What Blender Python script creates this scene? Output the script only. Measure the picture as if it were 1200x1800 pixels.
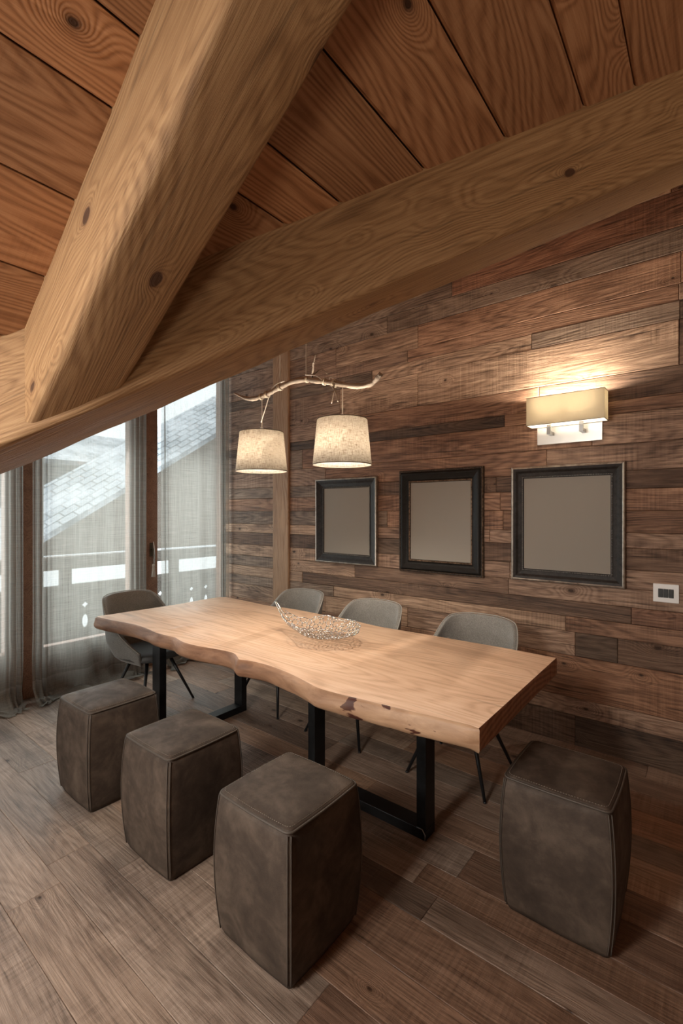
import bpy, bmesh, math, random
from math import sin, cos, pi, radians, sqrt, exp
from mathutils import Vector, Matrix, geometry
from mathutils import noise as mnoise

for o in list(bpy.data.objects):
    bpy.data.objects.remove(o, do_unlink=True)
sc = bpy.context.scene
COL = sc.collection

# ------------------------------------------------------------------ camera, world, lights, exposure
EYE = 1.55
YAW = radians(38.5)                       # heading, turned left of +Y
cam = bpy.data.cameras.new('camera')
cam.sensor_fit = 'HORIZONTAL'
cam.sensor_width = 36.0
cam.lens = 822.0 / 1200.0 * 36.0
cam.clip_start = 0.05
cam.clip_end = 200
cam_o = bpy.data.objects.new('camera', cam)
COL.objects.link(cam_o)
cam_o.location = (0, 0, EYE)
cam_o.rotation_euler = (pi / 2, 0, YAW)
sc.camera = cam_o

sc.view_settings.view_transform = 'Standard'
sc.view_settings.look = 'None'
sc.view_settings.exposure = 0.35
sc.view_settings.gamma = 1.0
sc.view_settings.use_curve_mapping = False
sc.cycles.max_bounces = 8
sc.cycles.diffuse_bounces = 4
sc.cycles.transparent_max_bounces = 16
sc.cycles.sample_clamp_indirect = 6.0
sc.cycles.caustics_reflective = False
sc.cycles.caustics_refractive = False

world = bpy.data.worlds.new('overcast_sky')
sc.world = world
world.use_nodes = True
wn = world.node_tree.nodes['Background']
wn.inputs[0].default_value = (0.93, 0.97, 1.0, 1)
wn.inputs[1].default_value = 2.1


def area(name, loc, direction, sx, sy, power, colour):
    l = bpy.data.lights.new(name, 'AREA')
    l.shape = 'RECTANGLE'
    l.size = sx
    l.size_y = sy
    l.energy = power
    l.color = colour
    o = bpy.data.objects.new(name, l)
    COL.objects.link(o)
    o.location = loc
    o.rotation_euler = Vector(direction).to_track_quat('-Z', 'Y').to_euler()
    return o


# daylight at rear window and balcony doors; eave, roof and ceiling fills are added
area('daylight_rear_window', (-1.75, -3.42, 0.95), (-0.05, 1, 0.12), 1.5, 1.0, 8, (1.0, 0.95, 0.88))
area('eave_fill_light', (-2.97, -1.75, 0.70), (1, 0.75, 0.22), 1.7, 0.8, 38, (1.0, 0.96, 0.90))  # added fill that brightens the left floor through an invented eave window
area('roof_fill_light', (-1.42, -1.15, 2.26), (-0.05, 0.40, -1), 0.75, 1.0, 122, (1.0, 0.95, 0.88))  # added overhead fill for floor and stool tops; its roof window is invented
area('ceiling_fill_light', (1.9, -1.2, 2.0), (-0.25, 0.2, 1), 0.5, 0.25, 42, (1.0, 0.86, 0.68))  # added warm fill for ceiling and beams; no fixture exists
area('daylight_balcony_doors', (-4.62, 1.75, 1.2), (1, 0, -0.12), 2.9, 1.9, 62, (0.93, 0.97, 1.0))


# ------------------------------------------------------------------ helpers
def link(o, parent=None):
    COL.objects.link(o)
    if parent is not None:
        o.parent = parent
    return o


def tag(o, label=None, cat=None, group=None, kind=None):
    if label: o['label'] = label
    if cat: o['category'] = cat
    if group: o['group'] = group
    if kind: o['kind'] = kind
    return o


def thing(name, label, cat, loc=(0, 0, 0), rz=0, group=None, kind=None):
    o = bpy.data.objects.new(name, None)
    o.empty_display_size = 0.1
    link(o)
    o.location = loc
    o.rotation_euler = (0, 0, rz)
    return tag(o, label, cat, group, kind)


def obj(name, bm, mat, parent=None, smooth=False, kind=None, label=None):
    me = bpy.data.meshes.new(name)
    bmesh.ops.recalc_face_normals(bm, faces=bm.faces[:])
    bm.to_mesh(me)
    bm.free()
    for m in (mat if isinstance(mat, (list, tuple)) else [mat]):
        me.materials.append(m)
    if smooth:
        for p in me.polygons:
            p.use_smooth = True
    o = bpy.data.objects.new(name, me)
    link(o, parent)
    if kind: o['kind'] = kind
    if label: o['label'] = label
    return o


def copy_tree(o, parent=None):
    c = o.copy()
    COL.objects.link(c)
    if parent is not None:
        c.parent = parent
    for ch in list(o.children):
        copy_tree(ch, c)
    return c


def bevel(o, w, seg=2, angle=35):
    m = o.modifiers.new('bevel', 'BEVEL')
    m.width = w
    m.segments = seg
    m.limit_method = 'ANGLE'
    m.angle_limit = radians(angle)
    return o


def subsurf(o, n=2):
    m = o.modifiers.new('subsurf', 'SUBSURF')
    m.levels = n
    m.render_levels = n
    return o


def add_box(bm, lo, hi, M=None, mi=0):
    vs = []
    for z in (lo[2], hi[2]):
        for x, y in ((lo[0], lo[1]), (hi[0], lo[1]), (hi[0], hi[1]), (lo[0], hi[1])):
            p = Vector((x, y, z))
            vs.append(bm.verts.new(M @ p if M is not None else p))
    fs = []
    for f in ((3, 2, 1, 0), (4, 5, 6, 7), (0, 1, 5, 4), (1, 2, 6, 5), (2, 3, 7, 6), (3, 0, 4, 7)):
        fc = bm.faces.new([vs[i] for i in f])
        fc.material_index = mi
        fs.append(fc)
    return fs


def box(name, lo, hi, mat, parent=None, b=0.0, kind=None, label=None):
    bm = bmesh.new()
    add_box(bm, lo, hi)
    o = obj(name, bm, mat, parent, kind=kind, label=label)
    if b: bevel(o, b)
    return o


def add_tube(bm, pts, radii, n=8, caps=True, twist=0.0):
    pts = [Vector(p) for p in pts]
    if not isinstance(radii, (list, tuple)):
        radii = [radii] * len(pts)
    rings = []
    up = None
    for i, p in enumerate(pts):
        a = pts[max(i - 1, 0)]
        b = pts[min(i + 1, len(pts) - 1)]
        t = (b - a)
        if t.length < 1e-9: t = Vector((0, 0, 1))
        t.normalize()
        if up is None:
            up = t.cross(Vector((0, 0, 1)))
            if up.length < 1e-3: up = t.cross(Vector((1, 0, 0)))
            up.normalize()
        else:
            up = (up - t * up.dot(t))
            if up.length < 1e-6: up = t.orthogonal()
            up.normalize()
        w = t.cross(up)
        rings.append([bm.verts.new(p + (up * cos(2 * pi * k / n) + w * sin(2 * pi * k / n)) * radii[i]) for k in range(n)])
    for i in range(len(rings) - 1):
        for k in range(n):
            bm.faces.new((rings[i][k], rings[i][(k + 1) % n], rings[i + 1][(k + 1) % n], rings[i + 1][k]))
    if caps:
        bm.faces.new(list(reversed(rings[0])))
        bm.faces.new(rings[-1])
    return rings


def tube(name, pts, radii, mat, parent=None, n=8, label=None):
    bm = bmesh.new()
    add_tube(bm, pts, radii, n)
    return obj(name, bm, mat, parent, smooth=True, label=label)


def smooth_path(pts, per=6):
    """Catmull-Rom through the points."""
    P = [Vector(p) for p in pts]
    P = [P[0] * 2 - P[1]] + P + [P[-1] * 2 - P[-2]]
    out = []
    for i in range(1, len(P) - 2):
        for k in range(per):
            t = k / per
            a, b, c, d = P[i - 1], P[i], P[i + 1], P[i + 2]
            out.append(0.5 * ((2 * b) + (c - a) * t + (2 * a - 5 * b + 4 * c - d) * t * t + (3 * b - a - 3 * c + d) * t ** 3))
    out.append(P[-2])
    return out


def lathe(bm, prof, n=32, cx=0, cy=0):
    rings = [[bm.verts.new((cx + r * cos(2 * pi * k / n), cy + r * sin(2 * pi * k / n), z)) for k in range(n)] for r, z in prof]
    for i in range(len(rings) - 1):
        for k in range(n):
            bm.faces.new((rings[i][k], rings[i][(k + 1) % n], rings[i + 1][(k + 1) % n], rings[i + 1][k]))
    return rings


def prism(bm, poly, M, t, mi=0):
    """poly in local xy, extruded from z=0 to z=-t, mapped by M."""
    a = [bm.verts.new(M @ Vector((x, y, 0))) for x, y in poly]
    b = [bm.verts.new(M @ Vector((x, y, -t))) for x, y in poly]
    fs = [bm.faces.new(a), bm.faces.new(list(reversed(b)))]
    n = len(poly)
    for i in range(n):
        fs.append(bm.faces.new((a[i], b[i], b[(i + 1) % n], a[(i + 1) % n])))
    for f in fs: f.material_index = mi
    return fs


# ------------------------------------------------------------------ materials
class NT:
    def __init__(self, name):
        self.m = bpy.data.materials.new(name)
        self.m.use_nodes = True
        self.t = self.m.node_tree
        self.t.nodes.clear()
        self.out = self.t.nodes.new('ShaderNodeOutputMaterial')

    def n(self, typ, ins=None, **kw):
        nd = self.t.nodes.new(typ)
        for k, v in kw.items(): setattr(nd, k, v)
        for k, v in (ins or {}).items():
            s = nd.inputs[k]
            if hasattr(v, 'is_linked') or isinstance(v, bpy.types.NodeSocket):
                self.t.links.new(v, s)
            else:
                s.default_value = v
        return nd

    def math(self, op, a, b=0.0, c=0.0, clamp=False):
        return self.n('ShaderNodeMath', {0: a, 1: b, 2: c}, operation=op, use_clamp=clamp).outputs[0]

    def vmath(self, op, a, b):
        return self.n('ShaderNodeVectorMath', {0: a, 1: b}, operation=op).outputs[0]

    def noise(self, vec, scale, detail=4, rough=0.55, dist=0.0, out=0):
        return self.n('ShaderNodeTexNoise', {'Vector': vec, 'Scale': scale, 'Detail': detail, 'Roughness': rough, 'Distortion': dist}).outputs[out]

    def ramp(self, fac, stops, interp='LINEAR'):
        nd = self.n('ShaderNodeValToRGB', {0: fac})
        cr = nd.color_ramp
        cr.interpolation = interp
        while len(cr.elements) < len(stops): cr.elements.new(0.5)
        for e, (p, c) in zip(cr.elements, stops):
            e.position = p
            e.color = (*c, 1) if len(c) == 3 else c
        return nd.outputs[0]

    def rng(self, v, a, b, c=0.0, d=1.0):
        return self.n('ShaderNodeMapRange', {0: v, 1: a, 2: b, 3: c, 4: d}, clamp=True).outputs[0]

    def mixc(self, fac, a, b, mode='MIX'):
        nd = self.n('ShaderNodeMix', data_type='RGBA', blend_type=mode, clamp_factor=True)
        for s, v in ((nd.inputs[0], fac), (nd.inputs[6], a), (nd.inputs[7], b)):
            if isinstance(v, bpy.types.NodeSocket): self.t.links.new(v, s)
            else: s.default_value = v if not isinstance(v, tuple) or len(v) == 4 else (*v, 1)
        return nd.outputs[2]

    def bump(self, h, strength, dist=0.01, normal=None):
        i = {'Height': h, 'Strength': strength, 'Distance': dist}
        if normal is not None: i['Normal'] = normal
        return self.n('ShaderNodeBump', i).outputs[0]

    def principled(self, **kw):
        names = {'color': 'Base Color', 'rough': 'Roughness', 'metal': 'Metallic', 'normal': 'Normal', 'spec': 'Specular IOR Level',
                 'sheen': 'Sheen Weight', 'sheen_rough': 'Sheen Roughness', 'coat': 'Coat Weight', 'emit': 'Emission Color', 'emit_s': 'Emission Strength'}
        ins = {}
        for k, v in kw.items():
            if k in ('color', 'emit') and isinstance(v, tuple) and len(v) == 3: v = (*v, 1)
            ins[names[k]] = v
        p = self.n('ShaderNodeBsdfPrincipled', ins)
        return p.outputs[0]

    def done(self, sh):
        self.t.links.new(sh, self.out.inputs[0])
        return self.m


def simple(name, col, rough=0.5, metal=0.0, **kw):
    t = NT(name)
    return t.done(t.principled(color=col, rough=rough, metal=metal, **kw))


def wood(name, stops, gs=1.0, knots=0.5, knot_scale=1.7, saw=0.0, rough=0.55, bump=0.3, boards=False, rings=30.0,
         streak=0.42, wear=None, spec=0.35, fig=0.22, knot_col=(0.03, 0.014, 0.007), flat=True, checks=0.0, fibre=60.0):
    """Timber with the grain along the object's own X axis. boards: read each board's tone and offset.
    flat: only the local XY face shows, so knots are laid out in that plane."""
    t = NT(name)
    co = t.n('ShaderNodeTexCoord').outputs['Object']
    if boards:
        seed = t.n('ShaderNodeAttribute', attribute_name='seed').outputs['Vector']
        tone = t.n('ShaderNodeAttribute', attribute_name='tone').outputs['Color']
        co = t.vmath('ADD', co, seed)
    warp = t.noise(co, 1.3 * gs, 2, 0.5, out=1)
    warp = t.vmath('MULTIPLY', t.vmath('SUBTRACT', warp, (0.5, 0.5, 0.5)), (0.10, 0.035, 0.035))
    cw = t.vmath('ADD', co, warp)
    # knots
    kv = t.vmath('MULTIPLY', cw, (1.25 * knot_scale, 2.0 * knot_scale, 2.0 * knot_scale))
    vor = t.n('ShaderNodeTexVoronoi', {'Vector': kv, 'Scale': 1.0, 'Randomness': 0.95}, voronoi_dimensions='2D' if flat else '3D')
    kd = vor.outputs['Distance']
    kc = t.n('ShaderNodeSeparateColor', {0: vor.outputs['Color']}).outputs
    has = t.math('LESS_THAN', kc[0], knots)
    ksz = t.rng(kc[1], 0, 1, 0.55, 1.5)
    if not flat: kd = t.math('MULTIPLY', t.math('SUBTRACT', kd, 0.06), 0.8)
    kd2 = t.math('DIVIDE', kd, ksz)
    kdn = t.math('ADD', kd2, t.math('MULTIPLY', t.math('SUBTRACT', t.noise(co, 55 * gs, 3), 0.5), 0.030))
    core = t.math('MULTIPLY', t.rng(kdn, 0.018, 0.040, 1, 0), has)
    halo = t.math('MULTIPLY', t.rng(kdn, 0.02, 0.11, 1, 0), has)
    halo = t.math('POWER', halo, 1.8)
    # growth figure: contour lines of stretched noise, swept round the knots
    fv = t.vmath('MULTIPLY', cw, (0.50 * gs, 4.2 * gs, 4.2 * gs))
    fig_n = t.noise(fv, 1.0, 1.5, 0.4)
    swirl = t.math('MULTIPLY', t.rng(kd2, 0.0, 0.30, 1, 0), has)
    fig_h = t.math('ADD', fig_n, t.math('MULTIPLY', t.math('POWER', swirl, 2.2), 0.24 if flat else 0.09))
    ph = t.math('ADD', t.math('MULTIPLY', fig_h, rings * 6.28), t.math('MULTIPLY', t.noise(t.vmath('MULTIPLY', co, (6 * gs, 30 * gs, 30 * gs)), 1.0, 3), 3.2))
    ring = t.math('POWER', t.math('MULTIPLY_ADD', t.math('SINE', ph), 0.5, 0.5), 1.6)
    # fibres
    s1 = t.rng(t.noise(t.vmath('MULTIPLY', cw, (3.5 * gs, fibre * gs, fibre * gs)), 1.0, 6, 0.72), 0.28, 0.72)
    s2 = t.rng(t.noise(t.vmath('MULTIPLY', cw, (0.9 * gs, 9 * gs, 9 * gs)), 1.0, 5, 0.62), 0.28, 0.72)
    v = t.math('MULTIPLY', t.math('SUBTRACT', 1.0, ring), fig)
    v = t.math('ADD', v, t.math('MULTIPLY', s1, streak))
    v = t.math('ADD', v, t.math('MULTIPLY', s2, max(0.05, 1.0 - fig - streak)))
    h = v
    if saw:
        sm = t.rng(t.noise(t.vmath('MULTIPLY', co, (85, 2.0, 2.0)), 1.0, 3, 0.6), 0.3, 0.7, -0.5, 0.5)
        mask = t.rng(t.noise(t.vmath('MULTIPLY', co, (1.3, 2.6, 2.6)), 1.0, 2), 0.46, 0.60)
        sv = t.math('MULTIPLY', sm, mask)
        v = t.math('ADD', v, t.math('MULTIPLY', sv, saw))
        h = t.math('ADD', h, t.math('MULTIPLY', sv, saw * 1.8))
    col = t.ramp(v, stops)
    if wear:
        wm = t.rng(t.noise(t.vmath('MULTIPLY', co, (1.4, 5.0, 5.0)), 1.0, 6, 0.66), 0.50, 0.66)
        col = t.mixc(t.math('MULTIPLY', wm, wear[1]), col, (*wear[0], 1), 'MULTIPLY')
    if checks:
        ck = t.rng(t.noise(t.vmath('MULTIPLY', cw, (2.2, 48, 48)), 1.0, 3, 0.5), 0.645, 0.70)
        ck = t.math('MULTIPLY', ck, checks)
        col = t.mixc(ck, col, (0.02, 0.012, 0.009, 1))
        h = t.math('SUBTRACT', h, t.math('MULTIPLY', ck, 0.6))
    if boards:
        col = t.mixc(1.0, col, tone, 'MULTIPLY')
    col = t.mixc(t.math('MULTIPLY', halo, 0.55), col, (*[c * 2.6 for c in knot_col], 1))
    col = t.mixc(t.math('MULTIPLY', core, 0.9), col, (*knot_col, 1))
    h = t.math('ADD', h, t.math('MULTIPLY', core, -0.5))
    nrm = t.bump(h, bump, 0.006)
    rr = t.rng(s2, 0.0, 1.0, rough - 0.07, rough + 0.09)
    return t.done(t.principled(color=col, rough=rr, normal=nrm, spec=spec))


M = {}
M['wall'] = wood('reclaimed_wall_wood', [(0.14, (0.064, 0.041, 0.029)), (0.36, (0.185, 0.120, 0.084)), (0.58, (0.320, 0.218, 0.157)), (0.84, (0.49, 0.356, 0.262))],
                 knots=0.42, saw=0.20, fibre=85, rough=0.62, bump=0.55, boards=True, wear=((0.46, 0.42, 0.40), 0.85), fig=0.17, streak=0.58, checks=0.6)
M['floor'] = wood('reclaimed_floor_wood', [(0.12, (0.095, 0.066, 0.049)), (0.36, (0.195, 0.140, 0.106)), (0.60, (0.285, 0.213, 0.166)), (0.86, (0.40, 0.310, 0.248))],
                  knots=0.40, saw=0.30, fibre=110, rough=0.42, bump=0.45, boards=True, wear=((0.5, 0.47, 0.45), 0.75), fig=0.14, streak=0.64, spec=0.5, checks=0.25)
M['ceil'] = wood('ceiling_board_wood', [(0.15, (0.225, 0.100, 0.046)), (0.5, (0.375, 0.180, 0.086)), (0.85, (0.50, 0.268, 0.140))],
                 gs=0.9, knots=0.36, knot_scale=1.9, saw=0.10, rough=0.6, bump=0.40, boards=True, rings=46, fig=0.36, streak=0.50, fibre=90, knot_col=(0.035, 0.014, 0.007))
M['beam'] = wood('beam_spruce_wood', [(0.15, (0.195, 0.102, 0.044)), (0.5, (0.335, 0.190, 0.088)), (0.85, (0.46, 0.285, 0.142))],
                 knots=0.50, knot_scale=2.9, rough=0.6, bump=0.50, rings=58, fig=0.24, streak=0.62, fibre=120, knot_col=(0.06, 0.025, 0.012), flat=False, checks=0.30)
M['post'] = wood('post_spruce_wood', [(0.15, (0.20, 0.112, 0.06)), (0.5, (0.33, 0.20, 0.118)), (0.85, (0.46, 0.30, 0.185))],
                 gs=1.2, knots=0.25, rough=0.6, bump=0.3, rings=24, checks=0.3)
M['slab'] = wood('table_slab_wood', [(0.12, (0.49, 0.300, 0.188)), (0.5, (0.70, 0.465, 0.312)), (0.88, (0.81, 0.585, 0.42))],
                 gs=0.85, knots=0.18, knot_scale=1.3, rough=0.50, bump=0.10, rings=18, fig=0.24, streak=0.40, spec=0.25, knot_col=(0.22, 0.12, 0.065), checks=0.18)
M['frame_wood'] = wood('window_frame_wood', [(0.2, (0.16, 0.082, 0.054)), (0.5, (0.25, 0.138, 0.092)), (0.8, (0.33, 0.19, 0.13))], gs=1.5, knots=0.1, rough=0.5, bump=0.1)
M['chalet'] = wood('chalet_cladding_wood', [(0.2, (0.10, 0.075, 0.06)), (0.5, (0.155, 0.122, 0.10)), (0.8, (0.21, 0.172, 0.145))], gs=0.6, knots=0.1, rough=0.7, bump=0.2)
M['balcony'] = wood('balcony_board_wood', [(0.2, (0.10, 0.085, 0.075)), (0.5, (0.17, 0.15, 0.135)), (0.8, (0.24, 0.215, 0.195))], knots=0.1, rough=0.7, bump=0.2)
M['branch'] = wood('bare_branch_wood', [(0.2, (0.13, 0.095, 0.068)), (0.5, (0.225, 0.172, 0.128)), (0.8, (0.33, 0.26, 0.20))], gs=3, knots=0.1, rough=0.7, bump=0.3)


def slab_edge():
    t = NT('live_edge_wood')
    co = t.n('ShaderNodeTexCoord').outputs['Object']
    a = t.noise(t.vmath('MULTIPLY', co, (5, 5, 22)), 1.0, 5, 0.6, 0.6)
    col = t.ramp(a, [(0.25, (0.15, 0.072, 0.040)), (0.5, (0.285, 0.150, 0.086)), (0.75, (0.43, 0.25, 0.15))])
    x = t.n('ShaderNodeSeparateXYZ', {0: co}).outputs[0]
    # sapwood gets paler towards the sawn end
    col = t.mixc(t.rng(x, -1.9, -0.9, 0, 0.75), col, t.ramp(a, [(0.3, (0.36, 0.21, 0.12)), (0.7, (0.60, 0.40, 0.25))]))
    bark = t.noise(t.vmath('MULTIPLY', co, (7, 7, 13)), 1.0, 3, 0.55, 0.4)
    bm_ = t.math('MULTIPLY', t.rng(bark, 0.615, 0.635), t.rng(x, -1.5, -1.2))
    col = t.mixc(bm_, col, (0.07, 0.022, 0.014, 1))
    return t.done(t.principled(color=col, rough=0.5, normal=t.bump(a, 0.3, 0.01), spec=0.35))


M['slab_edge'] = slab_edge()


def slab_end():
    t = NT('end_grain_wood')
    co = t.n('ShaderNodeTexCoord').outputs['Object']
    p = t.vmath('SUBTRACT', co, (0, 2.2, 0.25))
    d = t.n('ShaderNodeVectorMath', {0: t.vmath('MULTIPLY', p, (0, 0.6, 1.3))}, operation='LENGTH').outputs['Value']
    r = t.math('SINE', t.math('ADD', t.math('MULTIPLY', d, 190), t.math('MULTIPLY', t.noise(co, 9, 3), 5)))
    v = t.math('ADD', t.math('MULTIPLY', r, 0.2), t.noise(t.vmath('MULTIPLY', co, (1, 55, 6)), 1.0, 4))
    col = t.ramp(v, [(0.2, (0.17, 0.074, 0.040)), (0.5, (0.27, 0.128, 0.072)), (0.85, (0.37, 0.195, 0.115))])
    return t.done(t.principled(color=col, rough=0.55, normal=t.bump(v, 0.2, 0.005), spec=0.3))


M['slab_end'] = slab_end()


def leather():
    t = NT('worn_brown_leather')
    co = t.n('ShaderNodeTexCoord').outputs['Object']
    inf = t.n('ShaderNodeObjectInfo').outputs['Random']
    co2 = t.n('ShaderNodeVectorMath', {0: co, 1: t.math('MULTIPLY', inf, 7.0)}, operation='ADD').outputs[0]
    a = t.noise(co2, 6.5, 5, 0.62, 0.5)
    b = t.noise(co2, 24, 4, 0.6)
    v = t.math('ADD', t.math('MULTIPLY', a, 0.75), t.math('MULTIPLY', b, 0.25))
    col = t.ramp(v, [(0.30, (0.027, 0.0185, 0.0130)), (0.48, (0.053, 0.037, 0.0270)), (0.66, (0.100, 0.073, 0.054))])
    g = t.n('ShaderNodeTexVoronoi', {'Vector': co2, 'Scale': 420.0}).outputs['Distance']
    h = t.math('ADD', t.math('MULTIPLY', g, 0.35), t.math('MULTIPLY', a, 1.6))
    return t.done(t.principled(color=col, rough=t.rng(v, 0.35, 0.65, 0.72, 0.58), normal=t.bump(h, 0.22, 0.006), spec=0.28))


M['leather'] = leather()
M['leather_seam'] = simple('leather_seam', (0.062, 0.048, 0.037), 0.6)
M['thread'] = simple('pale_stitching', (0.17, 0.14, 0.11), 0.7)


def fabric():
    t = NT('grey_chair_fabric')
    co = t.n('ShaderNodeTexCoord').outputs['Object']
    a = t.noise(co, 160, 3, 0.7)
    b = t.noise(co, 5, 3, 0.6)
    v = t.math('ADD', t.math('MULTIPLY', a, 0.7), t.math('MULTIPLY', b, 0.3))
    col = t.ramp(v, [(0.3, (0.105, 0.101, 0.092)), (0.5, (0.195, 0.188, 0.173)), (0.72, (0.30, 0.29, 0.27))])
    return t.done(t.principled(color=col, rough=0.85, normal=t.bump(a, 0.35, 0.003), spec=0.2, sheen=0.25))


M['fabric'] = fabric()
M['black_metal'] = simple('black_powder_coated_steel', (0.012, 0.012, 0.013), 0.45, 0.3)
M['seat_vinyl'] = simple('dark_grey_seat_vinyl', (0.060, 0.062, 0.062), 0.5)
M['piping'] = simple('pale_grey_piping', (0.34, 0.33, 0.30), 0.7)


def steel_black():
    t = NT('raw_blackened_steel')
    co = t.n('ShaderNodeTexCoord').outputs['Object']
    a = t.noise(co, 7, 5, 0.65)
    col = t.ramp(a, [(0.35, (0.010, 0.0105, 0.011)), (0.65, (0.028, 0.030, 0.033))])
    return t.done(t.principled(color=col, rough=t.rng(a, 0.3, 0.7, 0.34, 0.55), metal=0.6))


M['steel'] = steel_black()
M['weld'] = simple('bare_weld_metal', (0.30, 0.31, 0.32), 0.35, 1.0)
M['silver'] = simple('polished_silver_wire', (0.66, 0.65, 0.63), 0.18, 1.0)
M['nickel'] = simple('brushed_nickel', (0.72, 0.70, 0.66), 0.36, 0.75)
M['nickel_dark'] = simple('satin_nickel_arm', (0.34, 0.33, 0.31), 0.35, 1.0)
M['white_plastic'] = simple('white_plastic', (0.80, 0.80, 0.79), 0.35)
M['black_plastic'] = simple('black_plastic', (0.013, 0.013, 0.014), 0.35)
M['canvas'] = simple('blank_taupe_canvas', (0.262, 0.235, 0.200), 0.8)


def frame_mat(name, a, b, rough, metal, sc_=30, spec=0.35):
    t = NT(name)
    co = t.n('ShaderNodeTexCoord').outputs['Object']
    n_ = t.noise(co, sc_, 5, 0.65)
    return t.done(t.principled(color=t.ramp(n_, [(0.35, a), (0.7, b)]), rough=t.rng(n_, 0.3, 0.7, rough - 0.08, rough + 0.12), metal=metal, normal=t.bump(n_, 0.12, 0.003), spec=spec))


M['frame_dark'] = frame_mat('dark_pewter_moulding', (0.012, 0.010, 0.009), (0.036, 0.031, 0.028), 0.42, 0.10, 30, 0.28)
M['frame_black'] = frame_mat('black_moulding', (0.006, 0.005, 0.0045), (0.016, 0.014, 0.012), 0.45, 0.0, 30, 0.2)
M['frame_silver'] = frame_mat('worn_silver_edge', (0.28, 0.25, 0.21), (0.55, 0.50, 0.44), 0.35, 0.8)
M['frame_bronze'] = frame_mat('rubbed_bronze_edge', (0.05, 0.032, 0.02), (0.36, 0.25, 0.17), 0.42, 0.5, 60)
M['bead'] = frame_mat('pewter_beads', (0.05, 0.046, 0.04), (0.46, 0.44, 0.40), 0.35, 0.6, 160)


def pane_glass():
    t = NT('window_glass')
    tr = t.n('ShaderNodeBsdfTransparent', {0: (0.95, 0.98, 0.97, 1)}).outputs[0]
    gl = t.n('ShaderNodeBsdfGlossy', {'Color': (1, 1, 1, 1), 'Roughness': 0.0}).outputs[0]
    return t.done(t.n('ShaderNodeMixShader', {0: 0.05, 1: tr, 2: gl}).outputs[0])


M['glass'] = pane_glass()


def sheer(name, op0, op1):
    t = NT(name)
    co = t.n('ShaderNodeTexCoord').outputs['Object']
    w1 = t.noise(t.vmath('MULTIPLY', co, (90, 90, 2.5)), 1.0, 3, 0.7)
    w2 = t.noise(t.vmath('MULTIPLY', co, (4, 4, 160)), 1.0, 3, 0.7)
    w = t.math('ADD', t.math('MULTIPLY', w1, 0.5), t.math('MULTIPLY', w2, 0.5))
    col = t.ramp(w, [(0.35, (0.285, 0.276, 0.247)), (0.65, (0.385, 0.372, 0.336))])
    df = t.n('ShaderNodeBsdfDiffuse', {0: col}).outputs[0]
    tl = t.n('ShaderNodeBsdfTranslucent', {0: col}).outputs[0]
    cl = t.n('ShaderNodeMixShader', {0: 0.5, 1: df, 2: tl}).outputs[0]
    tr = t.n('ShaderNodeBsdfTransparent', {0: (1, 1, 1, 1)}).outputs[0]
    return t.done(t.n('ShaderNodeMixShader', {0: t.rng(w, 0.35, 0.65, op0, op1), 1: tr, 2: cl}).outputs[0])


M['sheer'] = sheer('sheer_linen_curtain', 0.54, 0.70)
M['sheer_heap'] = sheer('doubled_linen_hem', 0.88, 0.97)


def linen_shade(name, a, b, trans, weave=1.0):
    t = NT(name)
    co = t.n('ShaderNodeTexCoord').outputs['Object']
    s = t.n('ShaderNodeSeparateXYZ', {0: co}).outputs
    ang = t.math('MULTIPLY', t.math('ARCTAN2', s[1], s[0]), 0.16)
    cv = t.n('ShaderNodeCombineXYZ', {0: ang, 1: 0.0, 2: s[2]}).outputs[0] if weave == 1.0 else co
    w1 = t.noise(t.vmath('MULTIPLY', cv, (420, 420, 26)), 1.0, 3, 0.7)
    w2 = t.noise(t.vmath('MULTIPLY', cv, (26, 26, 420)), 1.0, 3, 0.7)
    w = t.math('MULTIPLY', t.rng(w1, 0.30, 0.52), t.rng(w2, 0.30, 0.52))
    col = t.mixc(t.math('MULTIPLY_ADD', w, weave, 1.0 - weave), (*a, 1), (*b, 1))
    df = t.n('ShaderNodeBsdfDiffuse', {0: col}).outputs[0]
    tl = t.n('ShaderNodeBsdfTranslucent', {0: col}).outputs[0]
    return t.done(t.n('ShaderNodeMixShader', {0: trans, 1: df, 2: tl}).outputs[0])


M['linen'] = linen_shade('woven_linen_shade', (0.22, 0.165, 0.12), (0.60, 0.565, 0.505), 0.45)
M['satin'] = linen_shade('satin_shade', (0.50, 0.45, 0.36), (0.56, 0.51, 0.41), 0.26, 0.3)
M['diffuser'] = linen_shade('white_acrylic_diffuser', (0.85, 0.85, 0.85), (0.9, 0.9, 0.9), 0.6, 0.05)
M['shade_rim'] = simple('dark_shade_rim', (0.10, 0.075, 0.05), 0.7)
M['rope'] = simple('natural_jute_cord', (0.40, 0.33, 0.25), 0.85)
M['wire'] = simple('pale_fabric_cable', (0.56, 0.50, 0.42), 0.7)


def glow(name, col, s):
    t = NT(name)
    return t.done(t.n('ShaderNodeEmission', {0: (*col, 1), 1: s}).outputs[0])


M['bulb'] = glow('lit_bulb_glass', (1.0, 0.80, 0.55), 5.0)
M['snow'] = simple('snow', (0.84, 0.86, 0.90), 0.8)


def slate():
    t = NT('snowy_slate_roof')
    co = t.n('ShaderNodeTexCoord').outputs['Object']
    br = t.n('ShaderNodeTexBrick', {'Vector': co, 'Color1': (0.50, 0.54, 0.58, 1), 'Color2': (0.36, 0.40, 0.44, 1), 'Mortar': (0.12, 0.14, 0.16, 1),
                                    'Scale': 1.0, 'Mortar Size': 0.022, 'Brick Width': 0.45, 'Row Height': 0.26, 'Mortar Smooth': 0.3}).outputs[0]
    sn = t.rng(t.noise(co, 0.8, 5, 0.6), 0.42, 0.60)
    col = t.mixc(t.math('MULTIPLY', sn, 0.55), br, (0.84, 0.87, 0.92, 1))
    return t.done(t.principled(color=col, rough=0.7))


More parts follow.
